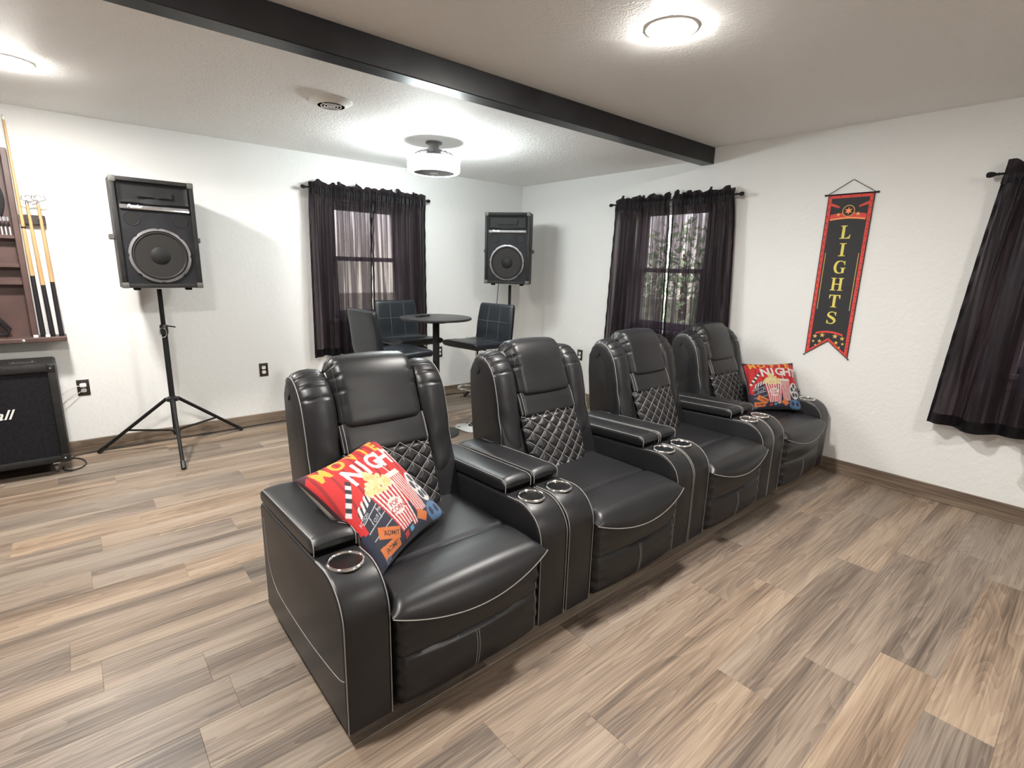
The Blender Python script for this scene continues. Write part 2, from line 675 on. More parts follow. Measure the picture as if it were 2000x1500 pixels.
window('window_1', WIN_A[1] - WIN_A[0], WIN_A[2], WIN_A[3], 1.46, ((WIN_A[0] + WIN_A[1]) / 2, YA, 0), 0)
window('window_2', WIN_B[1] - WIN_B[0], WIN_B[2], WIN_B[3], 1.43, (XB, (WIN_B[0] + WIN_B[1]) / 2, 0), -pi / 2)
window('window_3', WIN_C[1] - WIN_C[0], WIN_C[2], WIN_C[3], 1.43, (XB, (WIN_C[0] + WIN_C[1]) / 2, 0), -pi / 2)

# outside: lawn and trees seen through the curtains
struct(MB().box(-20, 30, YA + .14, 30, -.5, -.3).box(XB + .14, 30, -20, YA + .14, -.5, -.3).obj('ground', 'lawn'), 'lawn outside the windows')


def tree(label, loc, h, rad, n, seed):
    rnd = random.Random(seed)
    t = thing('tree', label, 'tree', loc, 0, 'trees outside the windows')
    MB().tube([(0, 0, 0), (.03, .02, h * .4), (-.02, .05, h * .75)], [.09, .07, .03], 8).obj('trunk', 'bark', t, 60)
    vs, fs = [], []
    for i in range(n):
        while True:
            p = Vector((rnd.uniform(-1, 1), rnd.uniform(-1, 1), rnd.uniform(-1, 1)))
            if p.length < 1:
                break
        p = Vector((p.x * rad, p.y * rad, h * .55 + p.z * h * .45))
        a = Vector((rnd.gauss(0, 1), rnd.gauss(0, 1), rnd.gauss(0, 1))).normalized()
        c = a.orthogonal().normalized()
        k = len(vs)
        s = rnd.uniform(.05, .10)
        vs += [p - a * s, p + c * s * .45, p + a * s, p - c * s * .45]
        fs.append((k, k + 1, k + 2, k + 3))
    f = MB().add(vs, fs).obj('foliage', 'leaf', t)
    f['kind'] = 'stuff'


tree('leafy green tree outside the window behind the recliners', (8.2, 5.0, -.3), 2.7, 1.0, 1300, 1)
tree('second leafy tree outside, further along the lawn', (10.4, 8.4, -.3), 2.7, 1.3, 1300, 2)

# ------------------------------------------------------------------ ceiling fixtures


def recessed(loc, label, name='recessed_light'):
    t = thing(name, label, 'ceiling light', loc, 0, 'recessed ceiling lights')
    MB().lathe([(.112, 0), (.111, -.003), (.106, -.005), (.096, -.006), (.094, -.002)], 40, cap=False).obj('trim_ring', 'white', t, 40)
    MB().lathe([(.097, -.005), (.095, -.0095), (.074, -.0135), (.040, -.015), (.0, -.0155)], 40).obj('lens', 'lens', t, 40)


recessed((2.08, 1.45, ZN), 'lit recessed ceiling light above the recliners')
recessed((-.085, 3.73, ZF), 'lit recessed ceiling light near the cue rack')
# two more of the same fixtures beyond the frame: the shadow under the loudspeaker points back to one in
# the row of the visible lamp, the shadow beside the last curtain to one further along its column
recessed((-.2, 1.45, ZN), 'lit recessed ceiling light beside the open end of the recliner row', 'recessed_light_offscreen')
recessed((2.08, -1.5, ZN), 'lit recessed ceiling light before the recliners', 'recessed_light_offscreen')

t = thing('ceiling_vent', 'round white ceiling vent with ring slots', 'vent', (1.31, 3.20, ZF))
MB().lathe([(.120, 0), (.122, -.005), (.112, -.012), (.094, -.016), (.084, -.026), (.078, -.029), (.074, -.027), (.073, -.016)], 44, cap=False).obj('rim', 'white', t, 50)
MB().lathe([(.0745, -.0285), (0, -.0285)], 36).obj('slot_shade', 'black', t)  # flat black disc stands in for the shade inside the ring slots
for r in (.056, .038, .020):
    MB().lathe([(r + .0035, -.0285), (r + .003, -.0305), (r - .003, -.0305), (r - .0035, -.0285)], 40, cap=False).obj('louver_ring', 'white', t, 30)
for q in range(4):
    sp_ = MB().box(.006, .074, -.003, .003, -.0302, -.0285).obj('spoke', 'white', t)
    sp_.rotation_euler = (0, 0, pi / 2 * q + .5)
MB().lathe([(.009, -.0285), (.009, -.0315), (0, -.032)], 16).obj('hub', 'white', t, 40)

t = thing('fan_light', 'flush ceiling fan light with glowing white drum shade', 'ceiling light', (2.275, 3.63, ZF))
MB().lathe([(.062, 0), (.062, -.012), (.040, -.014), (.040, -.055), (.055, -.058), (.055, -.075), (0, -.075)], 32).obj('canopy', 'metalgrey', t, 40)
b = MB()
for k in range(8):
    q = 2 * pi * k / 8 + .2
    b.tube([(cos(q) * r, sin(q) * r, z) for r, z in ((.05, -.064), (.10, -.068), (.135, -.082), (.152, -.108), (.182, -.119))], .0025, 6)
for r, z in ((.10, -.068), (.140, -.086)):
    b.tube([(cos(2 * pi * k / 32) * r, sin(2 * pi * k / 32) * r, z) for k in range(32)], .002, 6, True)
b.obj('wire_cage', 'metalgrey', t, 60)
MB().lathe([(.190, -.117), (.190, -.123), (.05, -.123), (.05, -.117)], 40).obj('top_plate', 'white', t, 40)
MB().lathe([(.180, -.116), (.200, -.118), (.203, -.123), (.203, -.130), (.198, -.132)], 48, cap=False).obj('shade_rim', 'white', t, 40)
MB().lathe([(.198, -.131), (.198, -.200), (.194, -.214), (.182, -.221), (.157, -.222)], 48, cap=False).obj('drum_shade', 'drum', t, 40)
MB().lathe([(.158, -.2215), (.156, -.214), (0, -.214)], 40).obj('fan_well', 'metalgrey', t, 40)
for k in range(5):
    bl = MB().grid(lambda u, v: (.03 + .105 * v, (u - .5) * (.04 + .03 * v), -.2175 + .004 * (u - .5)), 4, 4).obj('fan_blade', 'metalgrey', t, 40)
    bl.rotation_euler = (0, 0, 2 * pi * k / 5)
MB().lathe([(.034, -.213), (.034, -.222), (.028, -.226), (0, -.227)], 24).obj('hub_cap', 'white', t, 40)

# ------------------------------------------------------------------ recliners
# local frame: x across (0..RW), y from the arm fronts backwards, z up
RW, AW = .912, .148
BACK = [(.470, .395), (.486, .428), (.536, .560), (.586, .695), (.628, .799), (.668, .915), (.690, .975), (.722, 1.030)]


def path_frames(pts, n=6):
    """smooth y-z path with front normals"""
    P = catmull([(0, y, z) for y, z in pts], n)
    out = []
    for i, p in enumerate(P):
        t = (P[min(i + 1, len(P) - 1)] - P[max(i - 1, 0)]).normalized()
        out.append((p, Vector((0, -t.z, t.y))))
    return out


def boolean_cut(me, cutter):
    a = bpy.data.objects.new('a', me)
    c = bpy.data.objects.new('c', cutter)
    COL.objects.link(a)
    COL.objects.link(c)
    md = a.modifiers.new('cut', 'BOOLEAN')
    md.operation = 'DIFFERENCE'
    md.solver = 'EXACT'
    md.object = c
    dg = bpy.context.evaluated_depsgraph_get()
    dg.update()
    res = bpy.data.meshes.new_from_object(a.evaluated_get(dg))
    bpy.data.objects.remove(a)
    bpy.data.objects.remove(c)
    return res


CUPY = .140


def arm_top(y):
    return .535 - .030 * max(0, y - .13) / .65


def stitches(lines, parent, r=.0017, m='seam', name='stitching', seg=5):
    for pts in lines:
        MB().tube(pts, r, seg).obj(name, m, parent, 60)


def make_recliner():
    root = thing('recliner', 'black leather theater recliner', 'recliner')
    # ---- arms with real cup wells
    prof = [(0, .055), (0, .405)] + [(.13 - .13 * cos(q), .405 + .13 * sin(q)) for q in [pi / 2 * k / 9 for k in range(1, 10)]] + [(.775, arm_top(.775)), (.79, .49), (.79, .055)]
    side_line = [(.745, .455), (.735, .36), (.715, .265), (.67, .215), (.60, .192), (.45, .186), (.30, .190), (.15, .205), (.045, .222), (.006, .240)]
    for x0, sgn in ((0, -1), (RW - AW, 1)):
        me = MB().prism(prof, lambda y, z: (x0, y, z), lambda y, z: (x0 + AW, y, z), .012, 3).mesh('arm')
        cut = MB().lathe([(.046, .43), (.046, .60)], 32, (x0 + AW / 2, CUPY, 0)).mesh('cut')
        me = boolean_cut(me, cut)
        me.polygons.foreach_set('use_smooth', [True] * len(me.polygons))
        me.set_sharp_from_angle(angle=radians(35))
        me.materials.clear()
        me.materials.append(MT['leather'])
        arm = link('arm', me, root)
        stitches([[(xx, y - .0005 if y < .02 else y, z + .0003) for y, z in prof[:11]] + [(xx, .20, arm_top(.20))] for xx in (x0 + .0035, x0 + AW - .0035)], arm, .0019)
        xs = x0 - .0002 if sgn < 0 else x0 + AW + .0002
        stitches([catmull([(xs, y, z) for y, z in side_line], 4)], arm, .0014)
        cup = MB().lathe([(.0455, .548), (.045, .44), (0, .44)], 32, (x0 + AW / 2, CUPY, -.012)).obj('cup_well', 'cupblack', arm, 40)
        MB().lathe([(.0455, .530), (.047, .538), (.051, .541), (.056, .5395), (.058, .534), (.056, .531)], 36, (x0 + AW / 2, CUPY, 0), cap=False).obj('cup_ring', 'chrome', arm, 60)

        # ---- padded armrest
        def pad(u, v):
            # u round the section, v along the arm
            y = .218 + .565 * v
            th = 2 * pi * u
            cx, cz = cos(th), sin(th)
            e = 2 / 5.0
            sx = math.copysign(abs(cx) ** e, cx)
            sz = math.copysign(abs(cz) ** e, cz)
            end = min(1, (min(v, 1 - v) / .055)) if min(v, 1 - v) < .055 else 1
            r = sqrt(max(0, 1 - (1 - end) ** 2)) if end < 1 else 1
            hz = .028 * (.25 + .75 * r)
            z = arm_top(y) + .031 + hz * sz + (.006 * (1 - sx * sx) if sz > 0 else 0)
            return (x0 + AW / 2 + sx * AW / 2 * (.95 + .05 * r), y, z)
        b = MB().grid(pad, 40, 36)
        for v in (0, 1):
            ring = [pad(k / 40, v) for k in range(40)]
            b.add(ring, [tuple(range(40))])
        p = b.obj('armrest_pad', 'leather', root, 50)
        L_ = [[Vector(pad(u, v / 30)) + Vector((0, 0, .0002)) for v in range(1, 31)] for u in (.115, .385)]
        for k, xx in enumerate((x0 + AW - .006, x0 + .006)):
            L_[k] = [(xx, .2175, arm_top(.22) + .006), (xx, .2165, arm_top(.22) + .030), (xx, .2195, arm_top(.22) + .046)] + L_[k]
        stitches(L_, p, .0018)

    # ---- body
    MB().rbox(AW - .01, RW - AW + .01, .03, .70, .06, .36, .01, 1).obj('seat_frame', 'black', root)
    MB().rbox(.03, RW - .03, .04, .80, .03, .075, .006, 1).obj('base', 'black', root)
    for fx in (.08, RW - .08):
        for fy in (.09, .74):
            MB().lathe([(.022, 0), (.024, .034)], 16, (fx, fy, 0)).obj('foot', 'blackgloss', root, 40)

    # ---- seat cushion with rounded front lip
    SX0, SX1 = AW + .004, RW - AW - .004

    def seat(u, v):
        a = 1 - (2 * u - 1) ** 2
        edge = min(u, 1 - u) * (SX1 - SX0)
        drop = .030 * (1 - min(1, edge / .035)) ** 2
        x = SX0 + (SX1 - SX0) * u
        zt = .432 + .014 * a ** .5
        zl = .402 - .062 * a
        yf = -.030 - .036 * a ** .8
        if v < .62:
            t = v / .62
            y = .56 - .535 * t
            z = zt - .010 * exp(-((y - .175) / .009) ** 2) + .006 * exp(-((y - .10) / .06) ** 2) - .02 * smoothstep(.40, .56, y) * 0
            z -= drop
        else:
            q = (v - .62) / .38 * pi / 2
            y = .025 + (yf - .025) * sin(q)
            z = zl + (zt - drop - zl) * cos(q)
            x += (1 if u > .5 else -1) * .012 * sin(q) * abs(2 * u - 1) ** 3
        return (x, y, z)
    sc = MB().grid(seat, 44, 70).grid(lambda u, v: (SX0 + (SX1 - SX0) * u, .56 - .535 * v, .36), 1, 1).obj('seat_cushion', 'leather', root, 70)
    stitches([[Vector(seat(u / 44, 1)) + Vector((0, -.0005, -.001)) for u in range(45)]], sc, .0022)

    # ---- footrest panel under the lip
    FX0, FX1 = AW + .014, RW - AW - .006

    def foot(u, v):
        a = 1 - (2 * u - 1) ** 2
        x = FX0 + (FX1 - FX0) * u
        z = .405 - .345 * v
        y = -.006 - .016 * a ** .6
        y -= .012 * a ** .4 * (exp(-((z - .15) / .06) ** 2) + .8 * exp(-((z - .30) / .05) ** 2))
        crease = .222 + .012 * (1 - a)
        y += .013 * exp(-((z - crease) / .007) ** 2) * (a ** .3)
        if z < .09:
            y += .02 * ((.09 - z) / .03) ** 2 * .5
        # small gathers at both ends
        y += .006 * (1 - a) ** 4 * sin(z * 120)
        if u in (0, 1):
            y += .03
        return (x, y, z)
    fr = MB().grid(foot, 40, 60).obj('footrest', 'leather', root, 70)

    def fline(u, z0, z1, dx=0):
        pts = []
        for k in range(13):
            z = z0 + (z1 - z0) * k / 12
            p = Vector(foot(u, (.405 - z) / .345))
            pts.append((p.x + dx, p.y - .0008, p.z))
        return pts
    stitches([fline(.49, .065, .214, -.004), fline(.49, .065, .214, .006), fline(.955, .065, .275)], fr, .0014)

    # ---- back shell
    fr_ = path_frames([(.50, .30)] + BACK, 3)
    front = [(p + n * -.030) for p, n in fr_]
    rear = [(.870, .90), (.868, .80), (.845, .60), (.815, .40), (.80, .16)]
    top = [(.740, .965), (.800, .962), (.850, .940)]
    poly = [(p.y, p.z) for p in front if p.z < .92] + top + rear + [(.55, .16)]
    MB().prism(poly, lambda y, z: (.140, y, z), lambda y, z: (RW - .140, y, z), .012, 3).obj('back_shell', 'leather', root, 40)

    # ---- side wings, curling over at the top
    WP = [(.520, .36), (.556, .50), (.580, .60), (.606, .72), (.628, .82), (.655, .905), (.700, .968), (.760, 1.003), (.825, .992), (.865, .945)]
    wf = path_frames(WP, 12)
    sec = [(0, -.085), (.000, -.040), (.006, -.020), (.022, -.006), (.048, .003), (.080, .006), (.108, .002), (.128, -.010), (.140, -.030), (.146, -.060)]
    nw = len(wf)

    def wing(side):
        def pt(i, j):
            p, n = wf[j]
            dx, dn = sec[i]
            s = j / (nw - 1)
            # pleats where the hide is pulled over the curl
            if s > .50 and s < .93 and 3 <= i <= 6:
                amp = .014 * smoothstep(.50, .60, s) * (1 - .10 * (i - 3))
                dn -= amp * max(0, cos((s - .5) * 2 * pi * 13)) ** 12
            # soft sag wrinkles low down
            dn += .0025 * sin(s * 46 + i) * smoothstep(.0, .1, s) * (1 - smoothstep(.3, .45, s))
            x = .136 + dx
            if side > 0:
                x = RW - x
            q = p + n * dn
            return (x, q.y, q.z)
        vs = [pt(i, j) for j in range(nw) for i in range(len(sec))]
        m = len(sec)
        fs = [(j * m + i, j * m + i + 1, (j + 1) * m + i + 1, (j + 1) * m + i) for j in range(nw - 1) for i in range(m - 1)]
        fs.append(tuple((nw - 1) * m + i for i in range(m)))
        b = MB().add(vs, fs)
        o = b.obj('side_bolster', 'leather', root, 75)
        stitches([[Vector(pt(2, j)) + Vector((.0005 * side, -.0005, .0)) for j in range(6, nw - 6)]], o, .0019)
    wing(-1)
    wing(1)

    # ---- centre panels of the back: headrest, band, quilt
    CX0, CX1 = .280, RW - .280

    def cpanel(pts, crown, nx=26, n=8, edge=.03, ed=.035, widen=0.0, fx=None):
        pf = path_frames(pts, n)
        m = len(pf) - 1

        def fn(u, v):
            j = int(round(v * m))
            p, nn = pf[j]
            a = 1 - (2 * u - 1) ** 2
            wd = CX1 - CX0 + 2 * widen
            e = min(u, 1 - u) * wd
            dn = crown * a - ed * (1 - min(1, e / edge)) ** 2
            if fx:
                dn += fx(u, v, p)
            q = p + nn * dn
            return (CX0 - widen + wd * u, q.y, q.z)
        return fn, nx, m

    # headrest pillow
    def hfx(u, v, p):
        e = min(u, 1 - u)
        g = -.012 * max(0, cos(v * 2 * pi * 9)) ** 6 * exp(-((e - .05) / .06) ** 2) * smoothstep(.30, .45, v)
        g += -.05 * (1 - smoothstep(0, .045, v)) * 1
        c = max(0, 1 - e / .12)
        g -= .035 * c * c * max(0, 1 - v / .16)
        return g
    fn, nx, m = cpanel([(.632, .786), (.617, .806), (.626, .838), (.644, .88), (.664, .935), (.686, .990), (.722, 1.034), (.768, 1.048), (.815, 1.030), (.85, .98)], .012, 34, 7, .045, .045, .012, hfx)
    hd = MB().grid(fn, nx, m).obj('headrest', 'leather', root, 75)
    b = MB()
    rim = [fn(.045, v / 30) for v in range(28, 1, -1)] + [fn(u / 30, .05) for u in range(3, 28)] + [fn(.955, v / 30) for v in range(2, 29)]
    b.tube([Vector(p) + Vector((0, -.001, .0)) for p in rim], .0018, 5)
    b.obj('welt', 'seam_dark', hd, 60)

    # plain band
    fn, nx, m = cpanel([(.596, .688), (.582, .702), (.594, .735), (.608, .768), (.630, .808)], .010, 24, 6, .02, .02, .014)
    bd = MB().grid(fn, nx, m).obj('lumbar_band', 'leather', root, 75)
    stitches([[Vector(fn(u, v / 20)) + Vector((0, -.0008, 0)) for v in range(0, 21)] for u in (.012, .036, .964, .988)], bd, .0014)

    # quilted diamonds
    NQ = 5.0

    def qfx(u, v, p):
        a = (u + v) * NQ / 1.0
        c = (u - v) * NQ / 1.0
        d = min(abs(a - round(a)), abs(c - round(c)))
        return (.0095 * (min(1, d / .30)) ** .6) * (1 - smoothstep(.90, .98, v)) - .004 - .012 * smoothstep(.93, 1, v)
    qpts = [(.466, .405), (.490, .455), (.514, .52), (.540, .585), (.566, .645), (.590, .700)]
    fn, nx, m = cpanel(qpts, .020, 90, 18, .02, .02, .018, qfx)
    qt = MB().grid(fn, nx, m).obj('quilted_panel', 'leather', root, 75)
    plain, _, _ = cpanel(qpts, .020, 90, 18, .02, .02, .018)
    b = MB()
    for k in range(-6, 13):
        for sgn in (1, -1):
            seg = []
            for i in range(0, 91):
                u = i / 90
                v = (k / NQ - u) if sgn > 0 else (u - k / NQ)
                if 0 <= v <= 1 and .01 < u < .99:
                    seg.append(Vector(plain(u, v)) + Vector((0, .0012, 0)))
            if len(seg) > 2:
                b.tube(seg, .0013, 4)
    b.obj('stitching', 'seam', qt, 60)['kind'] = 'stuff'
    return root


RX = [.476, 1.395, 2.312, 3.229]
RLAB = ['black leather recliner at the open end of the row, movie pillow tilted on its arm',
        'black leather recliner without pillow, next to the recliner at the open end of the row',
        'black leather recliner without pillow, next to the recliner by the wall',
        'black leather recliner by the white wall below the banner, movie pillow upright on its seat']
rec = make_recliner()
for i, x in enumerate(RX):
    r = rec if i == 0 else copy_tree(rec)
    r.location = (x, 1.252, 0)
    r['label'] = RLAB[i]
    r['group'] = 'recliners in a row'

# ------------------------------------------------------------------ movie pillows


def paint_print(n):
    """flat printed design sampled on an n x n lattice, u to the right, v up"""
    g = np.linspace(0, 1, n)
    U, V = np.meshgrid(g, g)
    I = np.zeros((n, n, 3))

    def put(mask, c):
        I[mask] = lin(c)

    def poly(pts, c):
        pts = np.array(pts)
        inside = np.zeros((n, n), bool)
        j = len(pts) - 1
        for i in range(len(pts)):
            xi, yi = pts[i]
            xj, yj = pts[j]
            if yi != yj:
                cr = ((yi > V) != (yj > V)) & (U < (xj - xi) * (V - yi) / (yj - yi) + xi)
                inside ^= cr
            j = i
        put(inside, c)
        return inside

    def ell(cx, cy, rx, ry, c):
        put(((U - cx) / rx) ** 2 + ((V - cy) / ry) ** 2 < 1, c)

    def line(x0, y0, x1, y1, wd, c):
        d = np.hypot(x1 - x0, y1 - y0)
        nx, ny = -(y1 - y0) / d * wd / 2, (x1 - x0) / d * wd / 2
        poly([(x0 + nx, y0 + ny), (x1 + nx, y1 + ny), (x1 - nx, y1 - ny), (x0 - nx, y0 - ny)], c)

    def text(s, cx, cy, h, c, rot=0, wide=1.0, offset=.02):
        v, t = text_tris(s, 0, offset)
        v = (v - [v[:, 0].max() / 2, .5]) * [h * wide, h]
        ca, sa = cos(rot), sin(rot)
        v = np.stack([v[:, 0] * ca - v[:, 1] * sa + cx, v[:, 0] * sa + v[:, 1] * ca + cy], 1)
        m = np.zeros((n, n), bool)
        for a, b_, c_ in t:
            A, B, C = v[a], v[b_], v[c_]
            den = (B[1] - C[1]) * (A[0] - C[0]) + (C[0] - B[0]) * (A[1] - C[1])
            if abs(den) < 1e-12:
                continue
            i0, i1 = int(max(0, min(A[0], B[0], C[0]) * (n - 1))), int(min(n - 1, max(A[0], B[0], C[0]) * (n - 1) + 1))
            j0, j1 = int(max(0, min(A[1], B[1], C[1]) * (n - 1))), int(min(n - 1, max(A[1], B[1], C[1]) * (n - 1) + 1))
            if i1 < i0 or j1 < j0:
                continue
            uu, vv = U[j0:j1 + 1, i0:i1 + 1], V[j0:j1 + 1, i0:i1 + 1]
            l1 = ((B[1] - C[1]) * (uu - C[0]) + (C[0] - B[0]) * (vv - C[1])) / den
            l2 = ((C[1] - A[1]) * (uu - C[0]) + (A[0] - C[0]) * (vv - C[1])) / den
            m[j0:j1 + 1, i0:i1 + 1] |= (l1 >= -.001) & (l2 >= -.001) & (l1 + l2 <= 1.001)
        put(m, c)

    put(V > -1, (26, 34, 62))
    red = V > .30
    put(red, (226, 34, 36))
    fold = np.sin(U * 46 + 1.5 * np.sin(V * 5))
    put(red & (fold > .80), (172, 18, 26))
    put((V > .30) & (V < .36) & (U > .75), (60, 24, 50))
    put((V < .32) & (V > .2) & (np.sin(U * 60) > .2), (32, 40, 72))
    # scalloped curtain top and dark corners
    put((V > .955) & (np.sin(U * 38) > -.2), (120, 14, 30))
    put((U + (1 - V)) < .10, (66, 14, 34))
    put(((1 - U) + (1 - V)) < .13, (48, 16, 34))
    put(U < .012, (60, 14, 30))
    # title
    for s, u in zip('MOVIE', (.16, .34, .53, .68, .83)):
        text(s, u, .885 + .05 * (1 - ((u - .5) / .5) ** 2), .135, (250, 190, 66), (.5 - u) * .25, 1.05, .035)
    for s, u in zip('NIGHT', (.37, .505, .64, .79, .925)):
        text(s, u, .725 + .045 * (1 - ((u - .6) / .4) ** 2), .185, (246, 240, 240), (.62 - u) * .3, .95, .035)
    # clapper board
    poly([(.07, .14), (.12, .47), (.40, .60), (.42, .16)], (34, 38, 58))
    for k in range(5):
        a = k / 5
        poly([(.115 + .26 * a, .415 + .115 * a), (.145 + .26 * a, .50 + .115 * a), (.175 + .26 * a, .515 + .115 * a), (.145 + .26 * a, .43 + .115 * a)], (244, 242, 240))
    for k in range(8):
        a, c_ = k / 8, (k + 1) / 8
        d = (.22, .24)
        p0, p1 = (.065 + d[0] * a, .475 + d[1] * a), (.065 + d[0] * c_, .475 + d[1] * c_)
        poly([p0, p1, (p1[0] - .035, p1[1] + .035), (p0[0] - .035, p0[1] + .035)], (244, 242, 240) if k % 2 == 0 else (32, 32, 44))
    for a in ((.10, .37, .37, .47), (.09, .29, .38, .37), (.17, .32, .18, .40), (.27, .33, .28, .43), (.09, .22, .39, .28)):
        line(*a, .007, (214, 216, 226))
    text('TAKE', .325, .41, .026, (214, 216, 226), .35)
    text('CUT', .225, .355, .026, (214, 216, 226), .35)
    text('ACTION', .13, .405, .026, (214, 216, 226), .35)
    # drink cup
    poly([(.60, .56), (.79, .56), (.765, .16), (.625, .16)], (242, 226, 222))
    for k in range(6):
        a = k / 6
        poly([(.60 + .19 * a, .56), (.60 + .19 * (a + .085), .56), (.625 + .14 * (a + .085), .16), (.625 + .14 * a, .16)], (206, 62, 70))
    poly([(.585, .555), (.805, .555), (.79, .605), (.60, .605)], (246, 240, 232))
    line(.69, .60, .665, .74, .014, (240, 232, 230))
    # popcorn bucket
    poly([(.305, .53), (.62, .53), (.575, .10), (.365, .10)], (246, 236, 232))
    for k in range(7):
        a = k / 7
        poly([(.305 + .315 * a, .53), (.305 + .315 * (a + .075), .53), (.365 + .21 * (a + .075), .10), (.365 + .21 * a, .10)], (208, 36, 54))
    ell(.47, .335, .088, .078, (248, 236, 232))
    text('POP', .47, .362, .045, (196, 30, 46), 0, 1, .02)
    text('CORN', .47, .308, .045, (196, 30, 46), 0, 1, .02)
    rnd = np.random.RandomState(3)
    for k in range(130):
        q, r = rnd.uniform(0, 2 * pi), sqrt(rnd.uniform(0, 1))
        cx, cy = .46 + .145 * r * cos(q), .605 + .105 * r * sin(q)
        if cy > .72 - 1.6 * abs(cx - .45):
            cy -= .05
        rr = rnd.uniform(.014, .026)
        ell(cx, cy, rr, rr, ((250, 238, 190), (246, 226, 160), (240, 214, 140))[k % 3])
        if k % 4 == 0:
            ell(cx + .006, cy - .006, .006, .005, (206, 150, 60))
    # film reel
    ell(.875, .36, .095, .165, (244, 238, 238))
    for k in range(5):
        q = 2 * pi * k / 5 + pi / 2
        ell(.875 + .055 * cos(q), .36 + .098 * sin(q), .028, .044, (54, 58, 74))
    ell(.875, .36, .012, .02, (54, 58, 74))
    # second reel, tickets, glasses
    ell(.855, .09, .115, .10, (92, 134, 178))
    for dx in (-.05, .05):
        ell(.855 + dx, .10, .032, .042, (30, 50, 92))
    for cx, cy, ro in ((.245, .195, -.55), (.19, .095, -.02), (.66, .125, -.7)):
        ca, sa = cos(ro), sin(ro)
        hw, hh = (.105, .048) if cx < .5 else (.06, .045)
        poly([(cx + x * ca - y * sa, cy + x * sa + y * ca) for x, y in ((-hw, -hh), (hw, -hh), (hw, hh), (-hw, hh))], (236, 130, 62))
        if cx < .5:
            text('ADMIT', cx + .02 * ca, cy + .02 * sa, .04, (60, 30, 24), ro, .9, .02)
            line(cx - .06 * ca - .03 * -sa * -1, cy - .06 * sa - .03 * ca, cx - .06 * ca - .03 * sa, cy - .06 * sa + .03 * ca, .006, (120, 60, 30))
    poly([(.34, .02), (.50, .05), (.53, .14), (.36, .12)], (24, 26, 40))
    poly([(.365, .045), (.42, .055), (.425, .105), (.37, .098)], (216, 44, 54))
    poly([(.45, .065), (.50, .073), (.51, .118), (.455, .108)], (96, 168, 220))
    for k in range(3):
        line(.08, .02 + .014 * k, .15, .028 + .014 * k, .004, (150, 180, 210))
    return I


NP = 230
PRINT = paint_print(NP)


def pillow_mesh(size, thick, n, face):
    vs = []
    for j in range(n):
        for i in range(n):
            x, y = 2 * i / (n - 1) - 1, 2 * j / (n - 1) - 1
            f = max(0, (1 - x ** 2) * (1 - y ** 2))
            h = thick / 2 * f ** .42 * face
            h += .0035 * sin(9 * x + 3 * y) * f ** .5 * (1 - .6 * f)
            px = x * (1 - .085 * (1 - y * y) * abs(x) ** 3)
            py = y * (1 - .085 * (1 - x * x) * abs(y) ** 3)
            vs.append((px * size / 2, py * size / 2, h))
    fs = [(j * n + i, j * n + i + 1, (j + 1) * n + i + 1, (j + 1) * n + i) for j in range(n - 1) for i in range(n - 1)]
    me = bpy.data.meshes.new('pillow_face')
    me.from_pydata(vs, [], fs if face > 0 else [f[::-1] for f in fs])
    me.polygons.foreach_set('use_smooth', [True] * len(me.polygons))
    return me


def pillow(label, loc, rot, size, thick):
    t = thing('throw_pillow', label, 'pillow', loc, 0, 'movie night pillows')
    t.rotation_euler = rot
    me = pillow_mesh(size, thick, NP, 1)
    ca = me.color_attributes.new('print', 'FLOAT_COLOR', 'POINT')
    buf = np.ones((NP * NP, 4), np.float32)
    buf[:, :3] = PRINT.reshape(-1, 3) * .53
    ca.data.foreach_set('color', buf.ravel())
    me.materials.append(MT['print'])
    link('front_cover', me, t, 'red printed front with movie title, popcorn bucket and film reel')
    me = pillow_mesh(size, thick, 50, -1)
    me.materials.append(MT['tan'])
    link('back_cover', me, t, 'plain off-white back')
    return t


p1_ = pillow('red movie night pillow tilted against the outer arm of the end recliner', (.765, 1.622, .592), (radians(40.3), radians(-2.7), radians(28.4)), .425, .13)
p2_ = pillow('red movie night pillow standing upright on the recliner by the wall', (3.8989, 1.5861, 0.6106), (radians(56), radians(-2.7), radians(-43)), 0.3802, .123)

# the tilted pillow is squashed where it lies on the padded arm instead of sinking through it
bpy.context.view_layer.update()
for o in p1_.children:
    mw = o.matrix_world
    inv = mw.inverted()
    lift = .007 if o.name.startswith('front') else .001
    for v in o.data.vertices:
        q = mw @ v.co
        xl, yl = q.x - RX[0], q.y - 1.252
        if yl > .205:
            zm = arm_top(yl) + .030 + .033 * (1 - smoothstep(.128, .152, xl))
        else:
            zm = arm_top(yl) + .002
        if xl < .152 and .10 < yl < .80 and q.z < zm + lift:
            q.z = zm + lift
            v.co = inv @ q

# ------------------------------------------------------------------ loudspeakers and tripod stands
SW, SH, SD = .462, .70, .36


